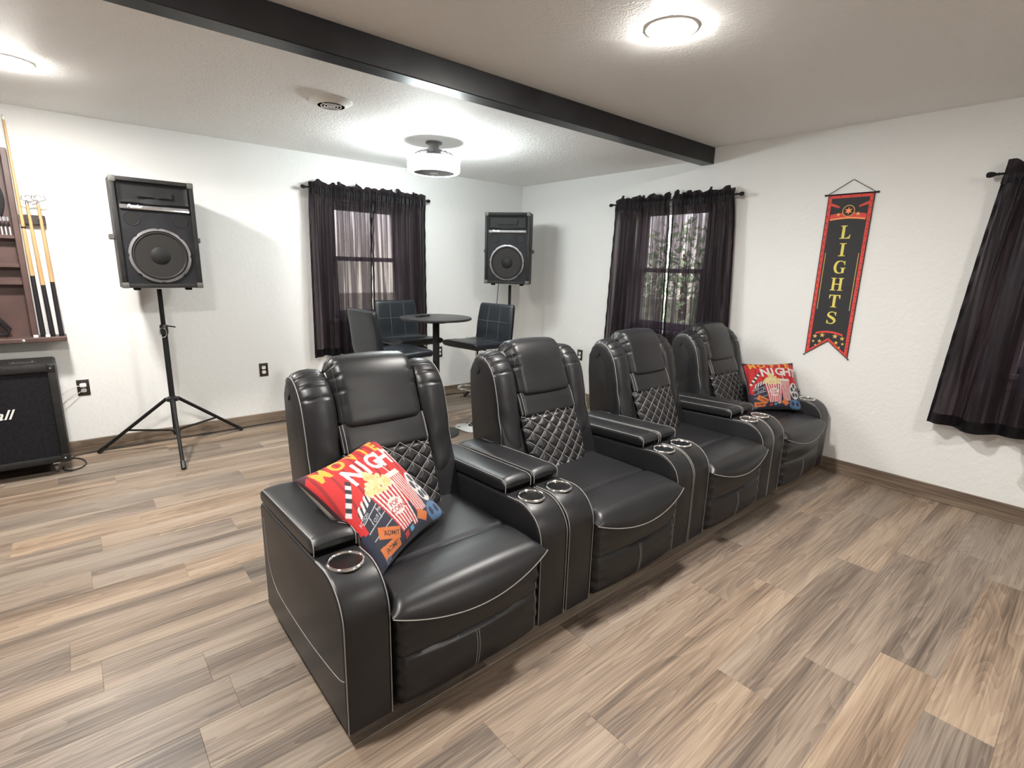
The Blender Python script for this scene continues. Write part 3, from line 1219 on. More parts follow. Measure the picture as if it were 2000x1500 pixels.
def make_speaker():
    t = thing('loudspeaker', 'black loudspeaker', 'speaker')
    poly = [(-SW / 2, 0), (SW / 2, 0), (SW / 2, .14), (SW / 2 - .07, SD), (-SW / 2 + .07, SD), (-SW / 2, .14)]
    MB().prism(poly, lambda x, y: (x, y, 0), lambda x, y: (x, y, SH), .006, 2).obj('cabinet', 'tolex', t, 30)
    # raised front frame
    fr = .026
    for a in ((-SW / 2, SW / 2, 0, fr), (-SW / 2, SW / 2, SH - fr, SH), (-SW / 2, -SW / 2 + fr, fr, SH - fr), (SW / 2 - fr, SW / 2, fr, SH - fr)):
        MB().rbox(a[0], a[1], -.022, .004, a[2], a[3], .004, 2).obj('front_frame', 'tolex', t, 30)
    MB().box(-SW / 2 + fr, SW / 2 - fr, -.006, 0, fr, SH - fr).obj('baffle', 'baffle', t)
    # horn mouth: flat flare sinking to a throat, with the curved lower lip
    z0, z1 = .545, SH - fr - .008
    hx = SW / 2 - fr - .012

    def horn(u, v):
        x, z = -hx + 2 * hx * u, z0 + (z1 - z0) * v
        e = min(u, 1 - u, v * .5, (1 - v) * .5)
        d = .05 * min(1, e / .30)
        return (x, -.007 + d * 0 - .012 * (1 - min(1, e / .04)), z)
    MB().grid(horn, 30, 16).obj('horn_flare', 'black', t, 60)

    def lip(u, v):
        x = -.11 + .22 * u
        a = 1 - (2 * u - 1) ** 2
        return (x, -.009 - .014 * (1 - v) * a, .540 + .038 * a * v)
    MB().grid(lip, 20, 5).obj('horn_lip', 'baffle', t, 60)
    MB().grid(lambda u, v: (-.10 + .2 * u, -.021, .585 + (1 - (2 * u - 1) ** 2) * .0 + .045 * v * abs(2 * u - 1) ** .7), 20, 3).obj('horn_throat', 'baffle', t, 60)
    bar = MB().rbox(-hx, hx, -.020, -.006, .503, .530, .003, 1).obj('trim_bar', 'metalgrey', t, 30)
    MB().box(-hx + .035, hx, -.0215, -.020, .505, .514).obj('bright_strip', 'chrome', bar)
    v, tr = text_tris('Fender', .35, .02)
    MB().add([(-hx + .040 + x * .021, -.0225, .512 + z * .021) for x, z in v], [tuple(f) for f in tr]).obj('logo', 'white', bar, None, 'white script logo')
    for sx in (-1, 1):
        c = (sx * .135, 0, .447)
        MB().lathe([(.046, -.007), (.044, -.009), (.040, -.007), (.0, -.0065)], 28, c, 'y').obj('port', 'black', t, 40)
    # woofer
    c = (.0, 0, .212)
    n = 72
    ring = []
    for k in range(n):
        q = 2 * pi * k / n
        notch = .006 if k % 9 == 0 else 0
        ring.append((q, .178 - notch))
    vs, fs = [], []
    for rr, yy in ((0, -.006), (0, -.016), (-.016, -.018), (-.018, -.006)):
        for q, ro in ring:
            r = ro + rr if rr > -.01 else .178 + rr
            vs.append((c[0] + r * cos(q), yy, c[2] + r * sin(q)))
    for i in range(3):
        for k in range(n):
            l = (k + 1) % n
            fs.append((i * n + k, i * n + l, (i + 1) * n + l, (i + 1) * n + k))
    MB().add(vs, fs).obj('woofer_ring', 'metalgrey', t, 40)
    MB().lathe([(.161, -.010), (.150, -.015), (.142, -.009), (.056, -.0065)], 48, c, 'y', cap=False).obj('woofer_cone', 'cone', t, 30)
    MB().lathe([(.058, -.0066), (.046, -.014), (.024, -.019), (0, -.021)], 32, c, 'y').obj('dust_cap', 'black', t, 60)
    for x in (-SW / 2, SW / 2):
        for z in (0, SH):
            sx, sz = (1 if x > 0 else -1), (1 if z > 0 else -1)
            MB().rbox(min(x + sx * .002, x - sx * .036), max(x + sx * .002, x - sx * .036), -.026, .020, min(z + sz * .002, z - sz * .036), max(z + sz * .002, z - sz * .036), .006, 2).obj('corner_guard', 'scuff', t, 40)
    for sx in (-1, 1):
        MB().rbox(sx * .15 - .02, sx * .15 + .02, .02, .06, -.016, .0, .004, 1).obj('rubber_foot', 'black', t)
        x = sx * (SW / 2 + .014)
        MB().rbox(x - .016, x + .016, .06, .10, .31, .345, .005, 1).obj('side_latch', 'scuff', t)
    return t


def make_stand(height, feet, pin=True):
    """feet are local (x, y); pole at the origin"""
    t = thing('speaker_stand', 'black tripod speaker stand', 'stand')
    MB().tube([(0, 0, .13), (0, 0, .93)], .0185, 14).obj('outer_pole', 'black', t, 40)
    MB().tube([(0, 0, .90), (0, 0, height)], .0150, 14).obj('inner_pole', 'black', t, 40)
    c = MB().lathe([(.024, .885), (.026, .90), (.026, .945), (.021, .955)], 20).obj('collar', 'blackgloss', t, 40)
    if pin:
        MB().tube([(.022, -.012, .945), (.070, -.016, .935)], .005, 8).obj('lock_knob', 'blackgloss', c, 40)
        MB().tube([(.022 * cos(q) - .012, -.026, .90 + .034 * sin(q)) for q in [2 * pi * k / 20 for k in range(20)]], .0022, 6, True).obj('safety_ring', 'steel', c, 60)
    MB().lathe([(.022, .385), (.040, .39), (.040, .415), (.022, .425)], 20).obj('hub', 'blackgloss', t, 40)
    MB().lathe([(.022, .150), (.030, .152), (.030, .172), (.022, .178)], 20).obj('brace_collar', 'blackgloss', t, 40)
    for fx, fy in feet:
        d = Vector((fx, fy, 0))
        n = d.normalized()
        a, e = n * .04 + Vector((0, 0, .405)), d + Vector((0, 0, .018))
        lg = MB().tube([a, e], .0125, 10).obj('leg', 'black', t, 40)
        dd = (e - a).normalized()
        MB().tube([e - dd * .045, e + dd * .012], .016, 10).obj('rubber_tip', 'blackgloss', lg, 40)
        m = a + (e - a) * .60
        MB().tube([n * .028 + Vector((0, 0, .162)), m], .008, 8).obj('brace', 'black', t, 40)
    return t


sp = make_speaker()
sp['label'] = 'scuffed black loudspeaker on the stand nearer the cue rack'
sp['group'] = 'loudspeakers on stands'
sp.location = (.524, 4.292, 1.222)
sp.rotation_euler = (radians(-1.0), 0, radians(1.5))
sp2 = copy_tree(sp)
sp2['label'] = 'black loudspeaker on the stand in the corner between the windows'
sp2.location = (3.465, 4.155, 1.255)
sp2.rotation_euler = (0, 0, radians(-52))
st = make_stand(1.206, [(.055 - .51, 4.70 - 4.45), (1.0 - .51, 4.70 - 4.45), (-.035, -.45)])
st.location = (.51, 4.45, 0)
st['label'] = 'black tripod speaker stand beside the guitar cabinet'
st['group'] = 'speaker stands'
st2 = make_stand(1.239, [(-.34, .33), (.43, .12), (.10, -.44)], False)
st2.location = (3.60, 4.26, 0)
st2['label'] = 'black tripod speaker stand in the corner behind the bar stools'
st2['group'] = 'speaker stands'
tag(MB().tube(catmull([(3.475, 4.30, 1.254), (3.478, 4.31, 1.18), (3.47, 4.32, .9), (3.48, 4.33, .5), (3.46, 4.36, .12), (3.40, 4.44, .012), (3.20, 4.60, .006)], 6), .0035, 6).obj('speaker_cable', 'string', None, 60),
    'thin black speaker cable hanging from the corner loudspeaker', 'cable')

# ------------------------------------------------------------------ bar table and stools


def slab(path, width, th, sq=4.5, nu=36, n=8, taper=None):
    """padded slab: superellipse section swept along a y-z path; returns point function and counts"""
    P = catmull([(0, y, z) for y, z in path], n)
    m = len(P) - 1

    def fn(u, v):
        j = min(m, max(0, int(round(v * m))))
        p = P[j]
        t = (P[min(j + 1, m)] - P[max(j - 1, 0)]).normalized()
        nn = Vector((0, -t.z, t.y))
        q = 2 * pi * u
        e = 2 / sq
        sx = math.copysign(abs(cos(q)) ** e, cos(q))
        sn = math.copysign(abs(sin(q)) ** e, sin(q))
        k = min(v, 1 - v) / .10
        r = sqrt(max(0, 1 - (1 - k) ** 2)) if k < 1 else 1
        r = .30 + .70 * r
        w_ = width * (taper(v) if taper else 1) * (.94 + .06 * r)
        dn = sn * th / 2 * r
        return Vector((sx * w_ / 2, p.y, p.z)) + nn * dn
    return fn, nu, m


def panel_obj(name, fn, nu, m, root, groove=None):
    b = MB()
    vs = []
    for j in range(m + 1):
        for i in range(nu):
            p = fn(i / nu, j / m)
            vs.append(p)
    fs = [(j * nu + i, j * nu + (i + 1) % nu, (j + 1) * nu + (i + 1) % nu, (j + 1) * nu + i) for j in range(m) for i in range(nu)]
    fs.append(tuple(range(nu))[::-1])
    fs.append(tuple(m * nu + i for i in range(nu)))
    return b.add(vs, fs).obj(name, 'leather2', root, 60)


def make_stool():
    t = thing('bar_stool', 'black bar stool', 'bar stool')
    # seat, front towards -y
    fn, nu, m = slab([(-.215, .762), (-.19, .770), (-.10, .768), (0, .762), (.10, .762), (.19, .768)], .43, .060, 5, 40, 6)
    s = panel_obj('seat', fn, nu, m, t)
    L_ = []
    for x in (-.07, .07):
        L_.append([(x, y, .7925 + .004 * (abs(y) / .2) ** 2) for y in [-.20 + .37 * k / 12 for k in range(13)]])
    for y in (-.085, .045):
        L_.append([(x, y, .7935) for x in [-.195 + .39 * k / 12 for k in range(13)]])
    stitches([[Vector(p) + Vector((0, 0, .0005)) for p in l] for l in L_], s, .0015, 'seam_stool')
    # back rises from the rear of the seat
    bp = [(.150, .748), (.195, .765), (.212, .81), (.222, .90), (.236, 1.0), (.254, 1.10)]
    fn, nu, m = slab(bp, .43, .052, 5, 40, 7, lambda v: 1 - .05 * smoothstep(.6, 1, v))
    bk = panel_obj('backrest', fn, nu, m, t)
    P = catmull([(0, y, z) for y, z in bp], 7)
    L_ = []

    def front(x, j, off):
        tt = (P[min(j + 1, len(P) - 1)] - P[max(j - 1, 0)]).normalized()
        return P[j] + Vector((x, 0, 0)) + Vector((0, -tt.z, tt.y)) * off
    for x in (-.07, .07):
        L_.append([front(x, j, .0268) for j in range(12, len(P) - 2)])
    for j in (24,):
        L_.append([front(-.20 + .40 * k / 12, j, .0268) for k in range(13)])
    stitches(L_, bk, .0015, 'seam_stool')
    MB().rbox(-.09, .09, -.09, .09, .715, .735, .004, 1).obj('seat_plate', 'black', t)
    MB().tube([(0, 0, .40), (0, 0, .722)], .019, 18).obj('piston', 'chrome', t, 40)
    MB().tube([(0, 0, .05), (0, 0, .46)], .030, 20).obj('post', 'chrome', t, 40)
    MB().lathe([(.188, 0), (.189, .006), (.176, .012), (.110, .018), (.070, .030), (.045, .055), (.038, .085), (.030, .090)], 44).obj('base', 'chrome', t, 30)
    b = MB()
    b.tube([(.095 * cos(q) * 1.25, -.075 + .085 * sin(q) * 1.1, .375) for q in [2 * pi * k / 28 for k in range(28)]], .0095, 8, True)
    b.obj('footrest_ring', 'chrome', t, 60)
    MB().lathe([(.038, .355), (.040, .36), (.040, .39), (.038, .395)], 20).obj('ring_clamp', 'chrome', t, 40)
    MB().tube([(.03, 0, .722), (.13, -.01, .712), (.175, -.015, .690)], .006, 8).obj('height_lever', 'steel', t, 40)
    return t


stool = make_stool()
SG = 'bar stools around the table'
stool['label'] = 'black bar stool facing the room from the window side of the bar table'
stool['group'] = SG
stool.location = (2.305, 4.10, 0)
stool.rotation_euler = (0, 0, radians(2))
s2 = copy_tree(stool)
s2['label'] = 'black bar stool with its back turned, beside the window end of the table'
s2.location = (1.845, 3.53, 0)
s2.rotation_euler = (0, 0, radians(92))
s3 = copy_tree(stool)
s3['label'] = 'black bar stool in front of the corner speaker stand'
s3.location = (2.695, 3.615, 0)
s3.rotation_euler = (0, 0, radians(-82))

t = thing('bar_table', 'round black pedestal bar table between the stools', 'table', (2.31, 3.67, 0))
MB().lathe([(.285, .985), (.293, .988), (.295, .996), (.293, 1.004), (.287, 1.006), (0, 1.006)], 56).obj('table_top', 'tablegrey', t, 40)
MB().tube([(0, 0, .02), (0, 0, .986)], .028, 20).obj('post', 'black', t, 40)
MB().lathe([(.10, .960), (.10, .985)], 24).obj('top_plate', 'black', t, 40)
MB().lathe([(.194, 0), (.195, .008), (.175, .014), (.06, .022), (.034, .04), (.028, .05)], 44).obj('base', 'tablegrey', t, 40)
r = thing('remote_control', 'small black remote control lying on the bar table', 'remote', (2.225, 3.74, 1.006), radians(20))
MB().rbox(-.075, .075, -.02, .02, 0, .016, .005, 2).obj('case', 'blackgloss', r, 40)
b = MB()
for k in range(9):
    b.box(-.055 + .02 * (k // 3) * 1.7, -.047 + .02 * (k // 3) * 1.7, -.012 + .010 * (k % 3), -.006 + .010 * (k % 3), .016, .0172)
b.obj('buttons', 'scuff', r)['kind'] = 'stuff'

# ------------------------------------------------------------------ guitar speaker cabinet
AX0, AX1, AY0, AY1, AZ0, AZ1 = -.86, -.108, 4.375, 4.72, .088, .742
t = thing('guitar_cabinet', 'large black guitar speaker cabinet below the cue rack', 'speaker', ((AX0 + AX1) / 2, AY0, 0))
hw = (AX1 - AX0) / 2
MB().rbox(-hw, hw, .012, AY1 - AY0, AZ0, AZ1, .016, 3).obj('cabinet', 'tolex', t, 40)
fw_ = .042
for a in ((-hw, hw, AZ0, AZ0 + fw_), (-hw, hw, AZ1 - .048, AZ1 - .004), (-hw, -hw + fw_, AZ0 + fw_, AZ1 - .048), (hw - fw_, hw, AZ0 + fw_, AZ1 - .048)):
    MB().rbox(a[0], a[1], -.014, .02, a[2], a[3], .007, 2).obj('front_rim', 'tolex', t, 40)
MB().box(-hw + fw_, hw - fw_, .002, .014, AZ0 + fw_, AZ1 - .048).obj('grille', 'grille', t)
v, tr = text_tris('Marshall', .38, .01)
wmax = v[:, 0].max()
sx_ = .075
MB().add([(-.328 - (AX0 + AX1) / 2 + (x - wmax) * sx_ * .9, -.002, .412 + z * .062) for x, z in v], [tuple(f) for f in tr]).obj('logo', 'white', t, None, 'white script logo on the grille')
for sx in (-1, 1):
    for z in (AZ0, AZ1):
        zz = (z, z + .05) if z == AZ0 else (z - .05, z)
        x = sx * hw
        MB().rbox(min(x + sx * .003, x - sx * .045), max(x + sx * .003, x - sx * .045), -.017, .03, zz[0] - .003, zz[1] + .003, .008, 2).obj('corner_guard', 'blackgloss', t, 40)
        MB().lathe([(.006, -.0185), (.004, -.021), (0, -.0215)], 10, (x - sx * .024, 0, (zz[0] + zz[1]) / 2), 'y').obj('rivet', 'steel', t, 40)
    for y in (.07, AY1 - AY0 - .06):
        cs = MB().rbox(sx * (hw - .075) - .02, sx * (hw - .075) + .02, y - .022, y + .022, .060, AZ0 + .002, .004, 1).obj('caster_bracket', 'steel', t)
        MB().lathe([(.030, -.011), (.034, -.007), (.034, .007), (.030, .011)], 20, (sx * (hw - .075), y, .034), 'x').obj('caster_wheel', 'metalgrey', t, 40)
hd = MB().rbox(hw - .22, hw - .09, .11, .16, AZ1 - .002, AZ1 + .004, .002, 1).obj('top_cup_plate', 'blackgloss', t)
for x in (hw - .20, hw - .11):
    for y in (.12, .15):
        MB().lathe([(.004, 0), (.003, .002), (0, .0022)], 8, (x, y, AZ1 + .004)).obj('screw', 'steel', hd)

# ------------------------------------------------------------------ cue rack, cues, darts
t = thing('cue_rack', 'brown wooden wall rack cabinet with shelves and cue ledge', 'rack', (-.56, YA, 0))
ox = .56
RX0, RX1, RZ0, RZ1 = -.95, -.172, .885, 2.062
MB().box(RX0 + ox + .02, RX1 + ox - .02, -.016, 0, RZ0, RZ1 - .02).obj('back_panel', 'rackwood', t)
for x0, x1, z0, z1 in ((RX1 - .030, RX1, RZ0, RZ1), (RX0, RX0 + .030, RZ0, RZ1)):
    MB().rbox(x0 + ox, x1 + ox, -.095, 0, z0, z1, .003, 1).obj('side_stile', 'rackwood', t)
MB().rbox(RX0 + ox + .03, RX1 + ox - .03, -.095, 0, RZ1 - .03, RZ1, .003, 1).obj('top_rail', 'rackwood', t)
for z in (1.515, 1.335, 1.225):
    MB().rbox(RX0 + ox + .03, RX1 + ox - .03, -.080, -.016, z, z + .024, .003, 1).obj('shelf', 'rackwood', t)
MB().rbox(RX0 + ox, -.028 + ox, -.165, 0, .855, .885, .004, 1).obj('cue_ledge', 'rackwood', t)
MB().lathe([(.010, 0), (.010, -.004), (.006, -.006), (0, -.006)], 12, (-.245 + ox, -.165, .868), 'y').obj('ledge_button', 'steel', t)
for x in (-.145, -.103, -.060):
    pass
cl = MB().rbox(-.168 + ox, -.040 + ox, -.045, -.012, 1.612, 1.672, .003, 1).obj('cue_clip_bar', 'darkbar', t)
for x in (-.150, -.110, -.061):
    MB().tube([(x + ox - .012, -.045, 1.642), (x + ox - .013, -.060, 1.642), (x + ox - .010, -.068, 1.642)], .003, 6).obj('cue_clip', 'black', cl)

b = thing('dartboard', 'round dartboard with black rim hung inside the brown rack', 'dartboard', (-.447, YA - .016, 1.763))
MB().lathe([(.225, 0), (.225, -.030), (.212, -.034), (.170, -.033), (0, -.033)], 48, (0, 0, 0), 'y').obj('rim', 'black', b, 40)
for k in range(20):
    q0, q1 = 2 * pi * (k - .5) / 20, 2 * pi * (k + .5) / 20
    MB().add([(r_ * cos(q), -.0345, r_ * sin(q)) for r_, q in ((.02, q0), (.168, q0), (.168, q1), (.02, q1))], [(0, 1, 2, 3)]).obj('sector', 'ivory' if k % 2 else 'darkbutt', b)
MB().lathe([(.016, -.034), (.014, -.037), (0, -.037)], 20, (0, 0, 0), 'y').obj('bullseye', 'red', b)
for i, x in enumerate((-.257, -.238, -.219)):
    d = thing('dart', ('steel dart in the brown rack, furthest from its outer stile', 'middle steel dart of the three in the brown rack', 'steel dart in the brown rack, next to its outer stile')[i], 'dart', (x, YA - .069, 1.539), 0, 'darts in the rack')
    MB().tube([(0, 0, 0), (0, 0, .05)], .0035, 8).obj('barrel', 'white', d, 40)
    MB().tube([(0, 0, .05), (0, 0, .085)], .002, 6).obj('shaft', 'blackgloss', d, 40)
    for k in range(2):
        f = MB().prism([(-.007, .085), (.007, .085), (.009, .105), (.004, .113), (-.004, .113), (-.009, .105)], lambda x_, z_: (x_, -.0005, z_), lambda x_, z_: (x_, .0005, z_)).obj('flight', 'steel', d)
        f.rotation_euler = (0, 0, pi / 2 * k + .4)
tri = [(-.155 + .02, .0), (.155 - .02, .0), (.155, .03), (.02, .25), (-.02, .25), (-.155, .03)]
tag(MB().tube([(-.462 + x, YA - .05, .905 + z) for x, z in tri], .014, 8, True).obj('ball_triangle', 'darkbutt', None, 40), 'dark triangle ball rack standing in the bottom of the brown rack', 'ball rack')


def cue(label, xb, xt, zt, head, butt, hs=0, hy=.014):
    c = thing('cue_stick', label, 'cue', (xb, YA - .10, .885), 0, 'cues on the rack')
    d = Vector((xt - xb, .045, zt - .885))
    L_ = d.length
    d.normalize()
    seg = lambda a, e, ra, re, nm, m: MB().tube([d * a, d * e], [ra, re], 14).obj(nm, m, c, 40)
    seg(0, .012, .0145, .0148, 'bumper', 'black')
    seg(.012, butt, .0146, .0125, 'butt', 'darkbutt')
    seg(butt, L_ - .03, .0125, .0062 if not head else .0085, 'shaft', 'maple')
    seg(L_ - .03, L_ - .012, .0063 if not head else .0085, .0062 if not head else .008, 'ferrule', 'white' if not head else 'steel')
    if not head:
        seg(L_ - .012, L_, .006, .0055, 'tip', 'steel')
        seg(.70, .71, .0122, .0122, 'joint_collar', 'black')
    else:
        p = d * L_
        W_ = .036
        crown = [(-W_, .0), (-W_ * .8, .022), (-W_ * .45, .012), (-W_ * .2, .024), (W_ * .2, .024), (W_ * .45, .012), (W_ * .8, .022), (W_, 0), (W_ * .5, -.010), (0, -.014), (-W_ * .5, -.010)]
        MB().tube([(p.x + hs + x, p.y - hy, p.z + .004 + z) for x, z in crown], .003, 6, True).obj('bridge_head', 'steel', c, 60)
        MB().tube([p - d * .012, p + Vector((0, -hy * .6, 0)), (p.x + hs * .5, p.y - hy, p.z - .006)], .0035, 6).obj('head_neck', 'steel', c, 60)
    return c


cue('long two-piece pool cue leaning beside the brown rack', -.146, -.160, 2.262, False, .40)
cue('bridge stick with metal crown standing next to the long cue', -.098, -.118, 1.762, True, .34, .011, .013)
cue('bridge stick with metal crown at the outer end of the cue ledge', -.052, -.064, 1.768, True, .36, .006, .026)
for x, lab in ((-.182, 'small white chalk cube lying below the rack stile'), (-.122, 'small white chalk cube lying on the cue ledge between cues')):
    tag(MB().rbox(x - .012, x + .012, YA - .15, YA - .126, .885, .901, .002, 1).obj('chalk_cube', 'white'), lab, 'chalk', 'chalk on the cue ledge')

# ------------------------------------------------------------------ wall outlets and cords


def outlet(label, loc, rz=0):
    t = thing('wall_outlet', label, 'outlet', loc, rz, 'brown wall outlets')
    MB().rbox(-.036, .036, -.006, 0, -.058, .058, .003, 2).obj('cover_plate', 'brownplate', t, 40)
    for z in (-.020, .020):
        f = MB().prism([(.0155 * math.copysign(min(1, abs(cos(q)) * 1.12), cos(q)), .0135 * math.copysign(min(1, abs(sin(q)) * 1.25), sin(q))) for q in [2 * pi * k / 20 for k in range(20)]],
                       lambda x, y: (x, -.0055, z + y), lambda x, y: (x, -.0085, z + y)).obj('receptacle', 'white', t)
        for x in (-.006, .006):
            MB().box(x - .0012, x + .0012, -.0088, -.0084, z - .002, z + .006).obj('slot', 'black', f)
    MB().lathe([(.003, -.006), (.002, -.0072), (0, -.0074)], 10, (0, 0, 0), 'y').obj('screw', 'steel', t)
    return t


outlet('brown wall outlet with a white plug in it beside the guitar cabinet', (.017, YA, .492))
outlet('brown wall outlet between the speaker stand and the curtained window', (1.239, YA, .493))
outlet('brown wall outlet behind the bar table', (3.043, YA, .500))
outlet('brown wall outlet between the corner and the second window', (XB, 3.745, .511), -pi / 2)
t = thing('power_plug', 'white power plug in the outlet beside the guitar cabinet', 'plug', (.017, YA - .0085, .512))
MB().rbox(-.020, .018, -.030, 0, -.012, .014, .006, 2).obj('plug_body', 'white', t, 40)
MB().tube(catmull([(-.018, -.02, 0), (-.05, -.025, -.005), (-.10, -.03, -.03), (-.14, -.035, -.065), (-.19, -.035, -.09)], 5), .0028, 6).obj('cord', 'whitecord', t, 60)
tag(MB().tube(catmull([(-.22, YA - .04, .40), (-.12, YA - .035, .40), (-.06, YA - .03, .435), (-.02, YA - .02, .455), (.0, YA - .009, .466)], 5), .0022, 6).obj('thin_cord', 'whitecord', None, 60),
    'thin pale cord running from the outlet behind the guitar cabinet', 'cord')
tag(MB().tube(catmull([(-.11, 4.690, .006), (-.04, 4.735, .010), (.3, 4.742, .016), (.9, 4.742, .012), (1.6, 4.742, .016), (2.4, 4.742, .010), (3.1, 4.742, .012), (3.35, 4.70, .008)], 10), .0042, 6).obj('floor_cable', 'string', None, 60),
    'long black cable running along the baseboard behind the speaker stand', 'cable')
tag(MB().tube(catmull([(-.15, 4.66, .006), (-.09, 4.672, .006), (-.045, 4.60, .006), (-.034, 4.50, .006), (-.065, 4.425, .006), (-.115, 4.405, .006), (-.150, 4.450, .006), (-.148, 4.52, .006)], 8), .0042, 6).obj('cable_loop', 'string', None, 60),
    'loop of black cable on the floor beside the guitar cabinet caster', 'cable')
tag(MB().tube(catmull([(XB - .02, .20, .45), (XB - .016, .215, .43), (XB - .014, .205, .38), (XB - .015, .19, .33), (XB - .015, .205, .27), (XB - .018, .16, .22), (XB - .014, .08, .16)], 6), .005, 8).obj('hanging_cord', 'whitecord', None, 60),
    'white cord hanging on the wall below the edge-of-room curtain', 'cord')

# ------------------------------------------------------------------ curtains
# local frame of a window wall: x to the right as seen from the room, y into the wall, z up


def curtain_panel(label, root_loc, rz, xt0, xt1, xb0, xb1, zt, zb, folds, seed, group, lean=0.0, amp=1.0):
    t = thing('curtain', label, 'curtain', root_loc, rz, group)
    rnd = random.Random(seed)
    ph = [rnd.uniform(0, 6.28) for _ in range(6)]
    zr = zt                                     # rod height

    def sheet(z0, z1, nz, zone):
        def fn(u, v):
            z = z0 + (z1 - z0) * v
            k = (zr - z) / (zr - zb)            # 0 at the rod, 1 at the hem
            k_ = max(0, min(1, k))
            a, c = xt0 + (xb0 - xt0) * k_ ** .8, xt1 + (xb1 - xt1) * k_ ** .8
            wv = u + .020 * sin(5.1 * u * 2 * pi / 2 + ph[0]) * (1 - .5 * k_) + .012 * sin(11 * u + ph[1] + 2 * k_)
            x = a + (c - a) * max(0, min(1, wv if 0 < u < 1 else u))
            s1 = sin(2 * pi * folds * u + ph[2] + .8 * sin(3 * u + 2 * k_ + ph[3]))
            s2 = sin(2 * pi * folds * 2.3 * u + ph[4] + 1.3 * sin(4 * u))
            s3 = sin(2 * pi * folds * .5 * u + ph[5])
            d = .016 * amp * (.5 + .7 * k_) * s1 + .008 * amp * (1 - .75 * k_) * s2 + .012 * amp * k_ * s3
            if zone == 'head':
                h = (z - zr) / .06
                if h > 0:                       # ruffle standing above the rod
                    e_ = min(1, h * 1.5)
                    d = (-.018 + .006 * s2 + .004 * s1) * (1 - e_) + (.010 * s2 + .016 * s1 * h + .012 * s3 * h - .004) * e_
                    z += .020 * (s1 * .55 + s3 * .6 - .3 + .35 * sin(31 * u + ph[1])) * min(1, h)
                else:
                    d = -.018 + .006 * s2 + .004 * s1
            y = -.075 + d + lean * k_
            if zone != 'head':
                y -= .014 * (1 - smoothstep(.02, .12, k_))
                z += .006 * s3 * smoothstep(.9, 1, k_)
            return (x, y, z)
        return fn
    MB().grid(sheet(zr - .032, zb, 50, 'body'), 150, 50).obj('cloth', 'curtain', t, 80)
    MB().grid(sheet(zr + .062, zr - .055, 12, 'head'), 150, 12).obj('gathered_heading', 'curtain_hem', t, 80)
    hd_ = sheet(zr + .062, zr - .055, 12, 'head')
    # rear layer of the rod pocket, so that the rod runs inside the cloth
    MB().grid(lambda u, v: (hd_(.18 + .64 * u, .75)[0], -.064 + .002 * sin(40 * u) - .020 * smoothstep(.7, 1, v), zr + .016 - .062 * v), 60, 6).obj('rod_pocket', 'curtain_hem', t, 80)
    MB().grid(lambda u, v: (lambda p: (p[0], p[1] - .0015, p[2]))(sheet(zb + .07, zb, 50, 'body')(u, v)), 150, 4).obj('bottom_hem', 'curtain_hem', t, 80)
    for u in (0.0, 1.0):
        f = sheet(zr - .055, zb, 50, 'body')
        s = .018 if u == 0 else -.018

        def edge(a, v):
            p = f(u, v)
            return (p[0] + s * a, p[1] - .002 + .004 * sin(v * 60 + a), p[2])
        MB().grid(edge, 2, 60).obj('side_hem', 'curtain_hem', t, 80)
    return t


def curtain_rod(label, root_loc, rz, x0, x1, z):
    t = thing('curtain_rod', label, 'curtain rod', root_loc, rz, 'black curtain rods')
    MB().tube([(x0, -.075, z), (x1, -.075, z)], .007, 10).obj('rod', 'black', t, 40)
    for s, x in ((-1, x0), (1, x1)):
        prof = [(.007, 0), (.010, .004), (.006, .010), (.014, .028), (.017, .042), (.013, .056), (0, .060)]
        MB().lathe([(r_, h_ * s) for r_, h_ in prof], 8, (x, -.075, z), 'x').obj('finial', 'black', t, 30)
        xx = x - s * .06
        MB().tube([(xx, -.075, z - .008), (xx, -.04, z - .012), (xx, 0, z - .012)], .005, 8).obj('bracket', 'black', t, 40)


# window behind the bar stools (back wall)
LA, RA = (2.26, YA, 0), 0
curtain_rod('black curtain rod over the window behind the bar stools', LA, RA, 1.685 - 2.26, 2.835 - 2.26, 2.045)
curtain_panel('black sheer curtain panel nearer the speaker stand, behind the turned stool', LA, RA, 1.685 - 2.26, 2.266 - 2.26, 1.655 - 2.26, 2.240 - 2.26, 2.045, .575, 7, 11, 'black curtain panels')
curtain_panel('black sheer curtain panel nearer the room corner, behind the bar table', LA, RA, 2.266 - 2.26, 2.83 - 2.26, 2.238 - 2.26, 2.835 - 2.26, 2.045, .555, 7, 12, 'black curtain panels')
# window behind the recliners (right wall): local x = yc - Y
YB_ = 2.73
LB, RB = (XB, YB_, 0), -pi / 2
curtain_rod('black curtain rod over the window behind the recliners', LB, RB, YB_ - 3.345, YB_ - 2.135, 2.03)
curtain_panel('black sheer curtain panel nearer the room corner, behind the recliners', LB, RB, YB_ - 3.32, YB_ - 2.730, YB_ - 3.365, YB_ - 2.69, 2.03, .56, 7, 21, 'black curtain panels')
curtain_panel('black sheer curtain panel nearer the banner, behind the recliners', LB, RB, YB_ - 2.708, YB_ - 2.15, YB_ - 2.70, YB_ - 2.045, 2.03, .56, 7, 22, 'black curtain panels')
# window beyond the banner
YC_ = -.04
LC, RC = (XB, YC_, 0), -pi / 2
curtain_rod('black curtain rod over the window beyond the banner', LC, RC, YC_ - .595, YC_ + .66, 2.01)
curtain_panel('black curtain panel with wide folds beyond the banner', LC, RC, YC_ - .575, YC_ - .06, YC_ - .69, YC_ - .05, 2.01, .525, 3.5, 31, 'black curtain panels', -.03, 1.7)
curtain_panel('black curtain panel furthest from the banner', LC, RC, YC_ - .05, YC_ + .60, YC_ - .06, YC_ + .66, 2.01, .525, 4.5, 32, 'black curtain panels', -.03, 1.7)

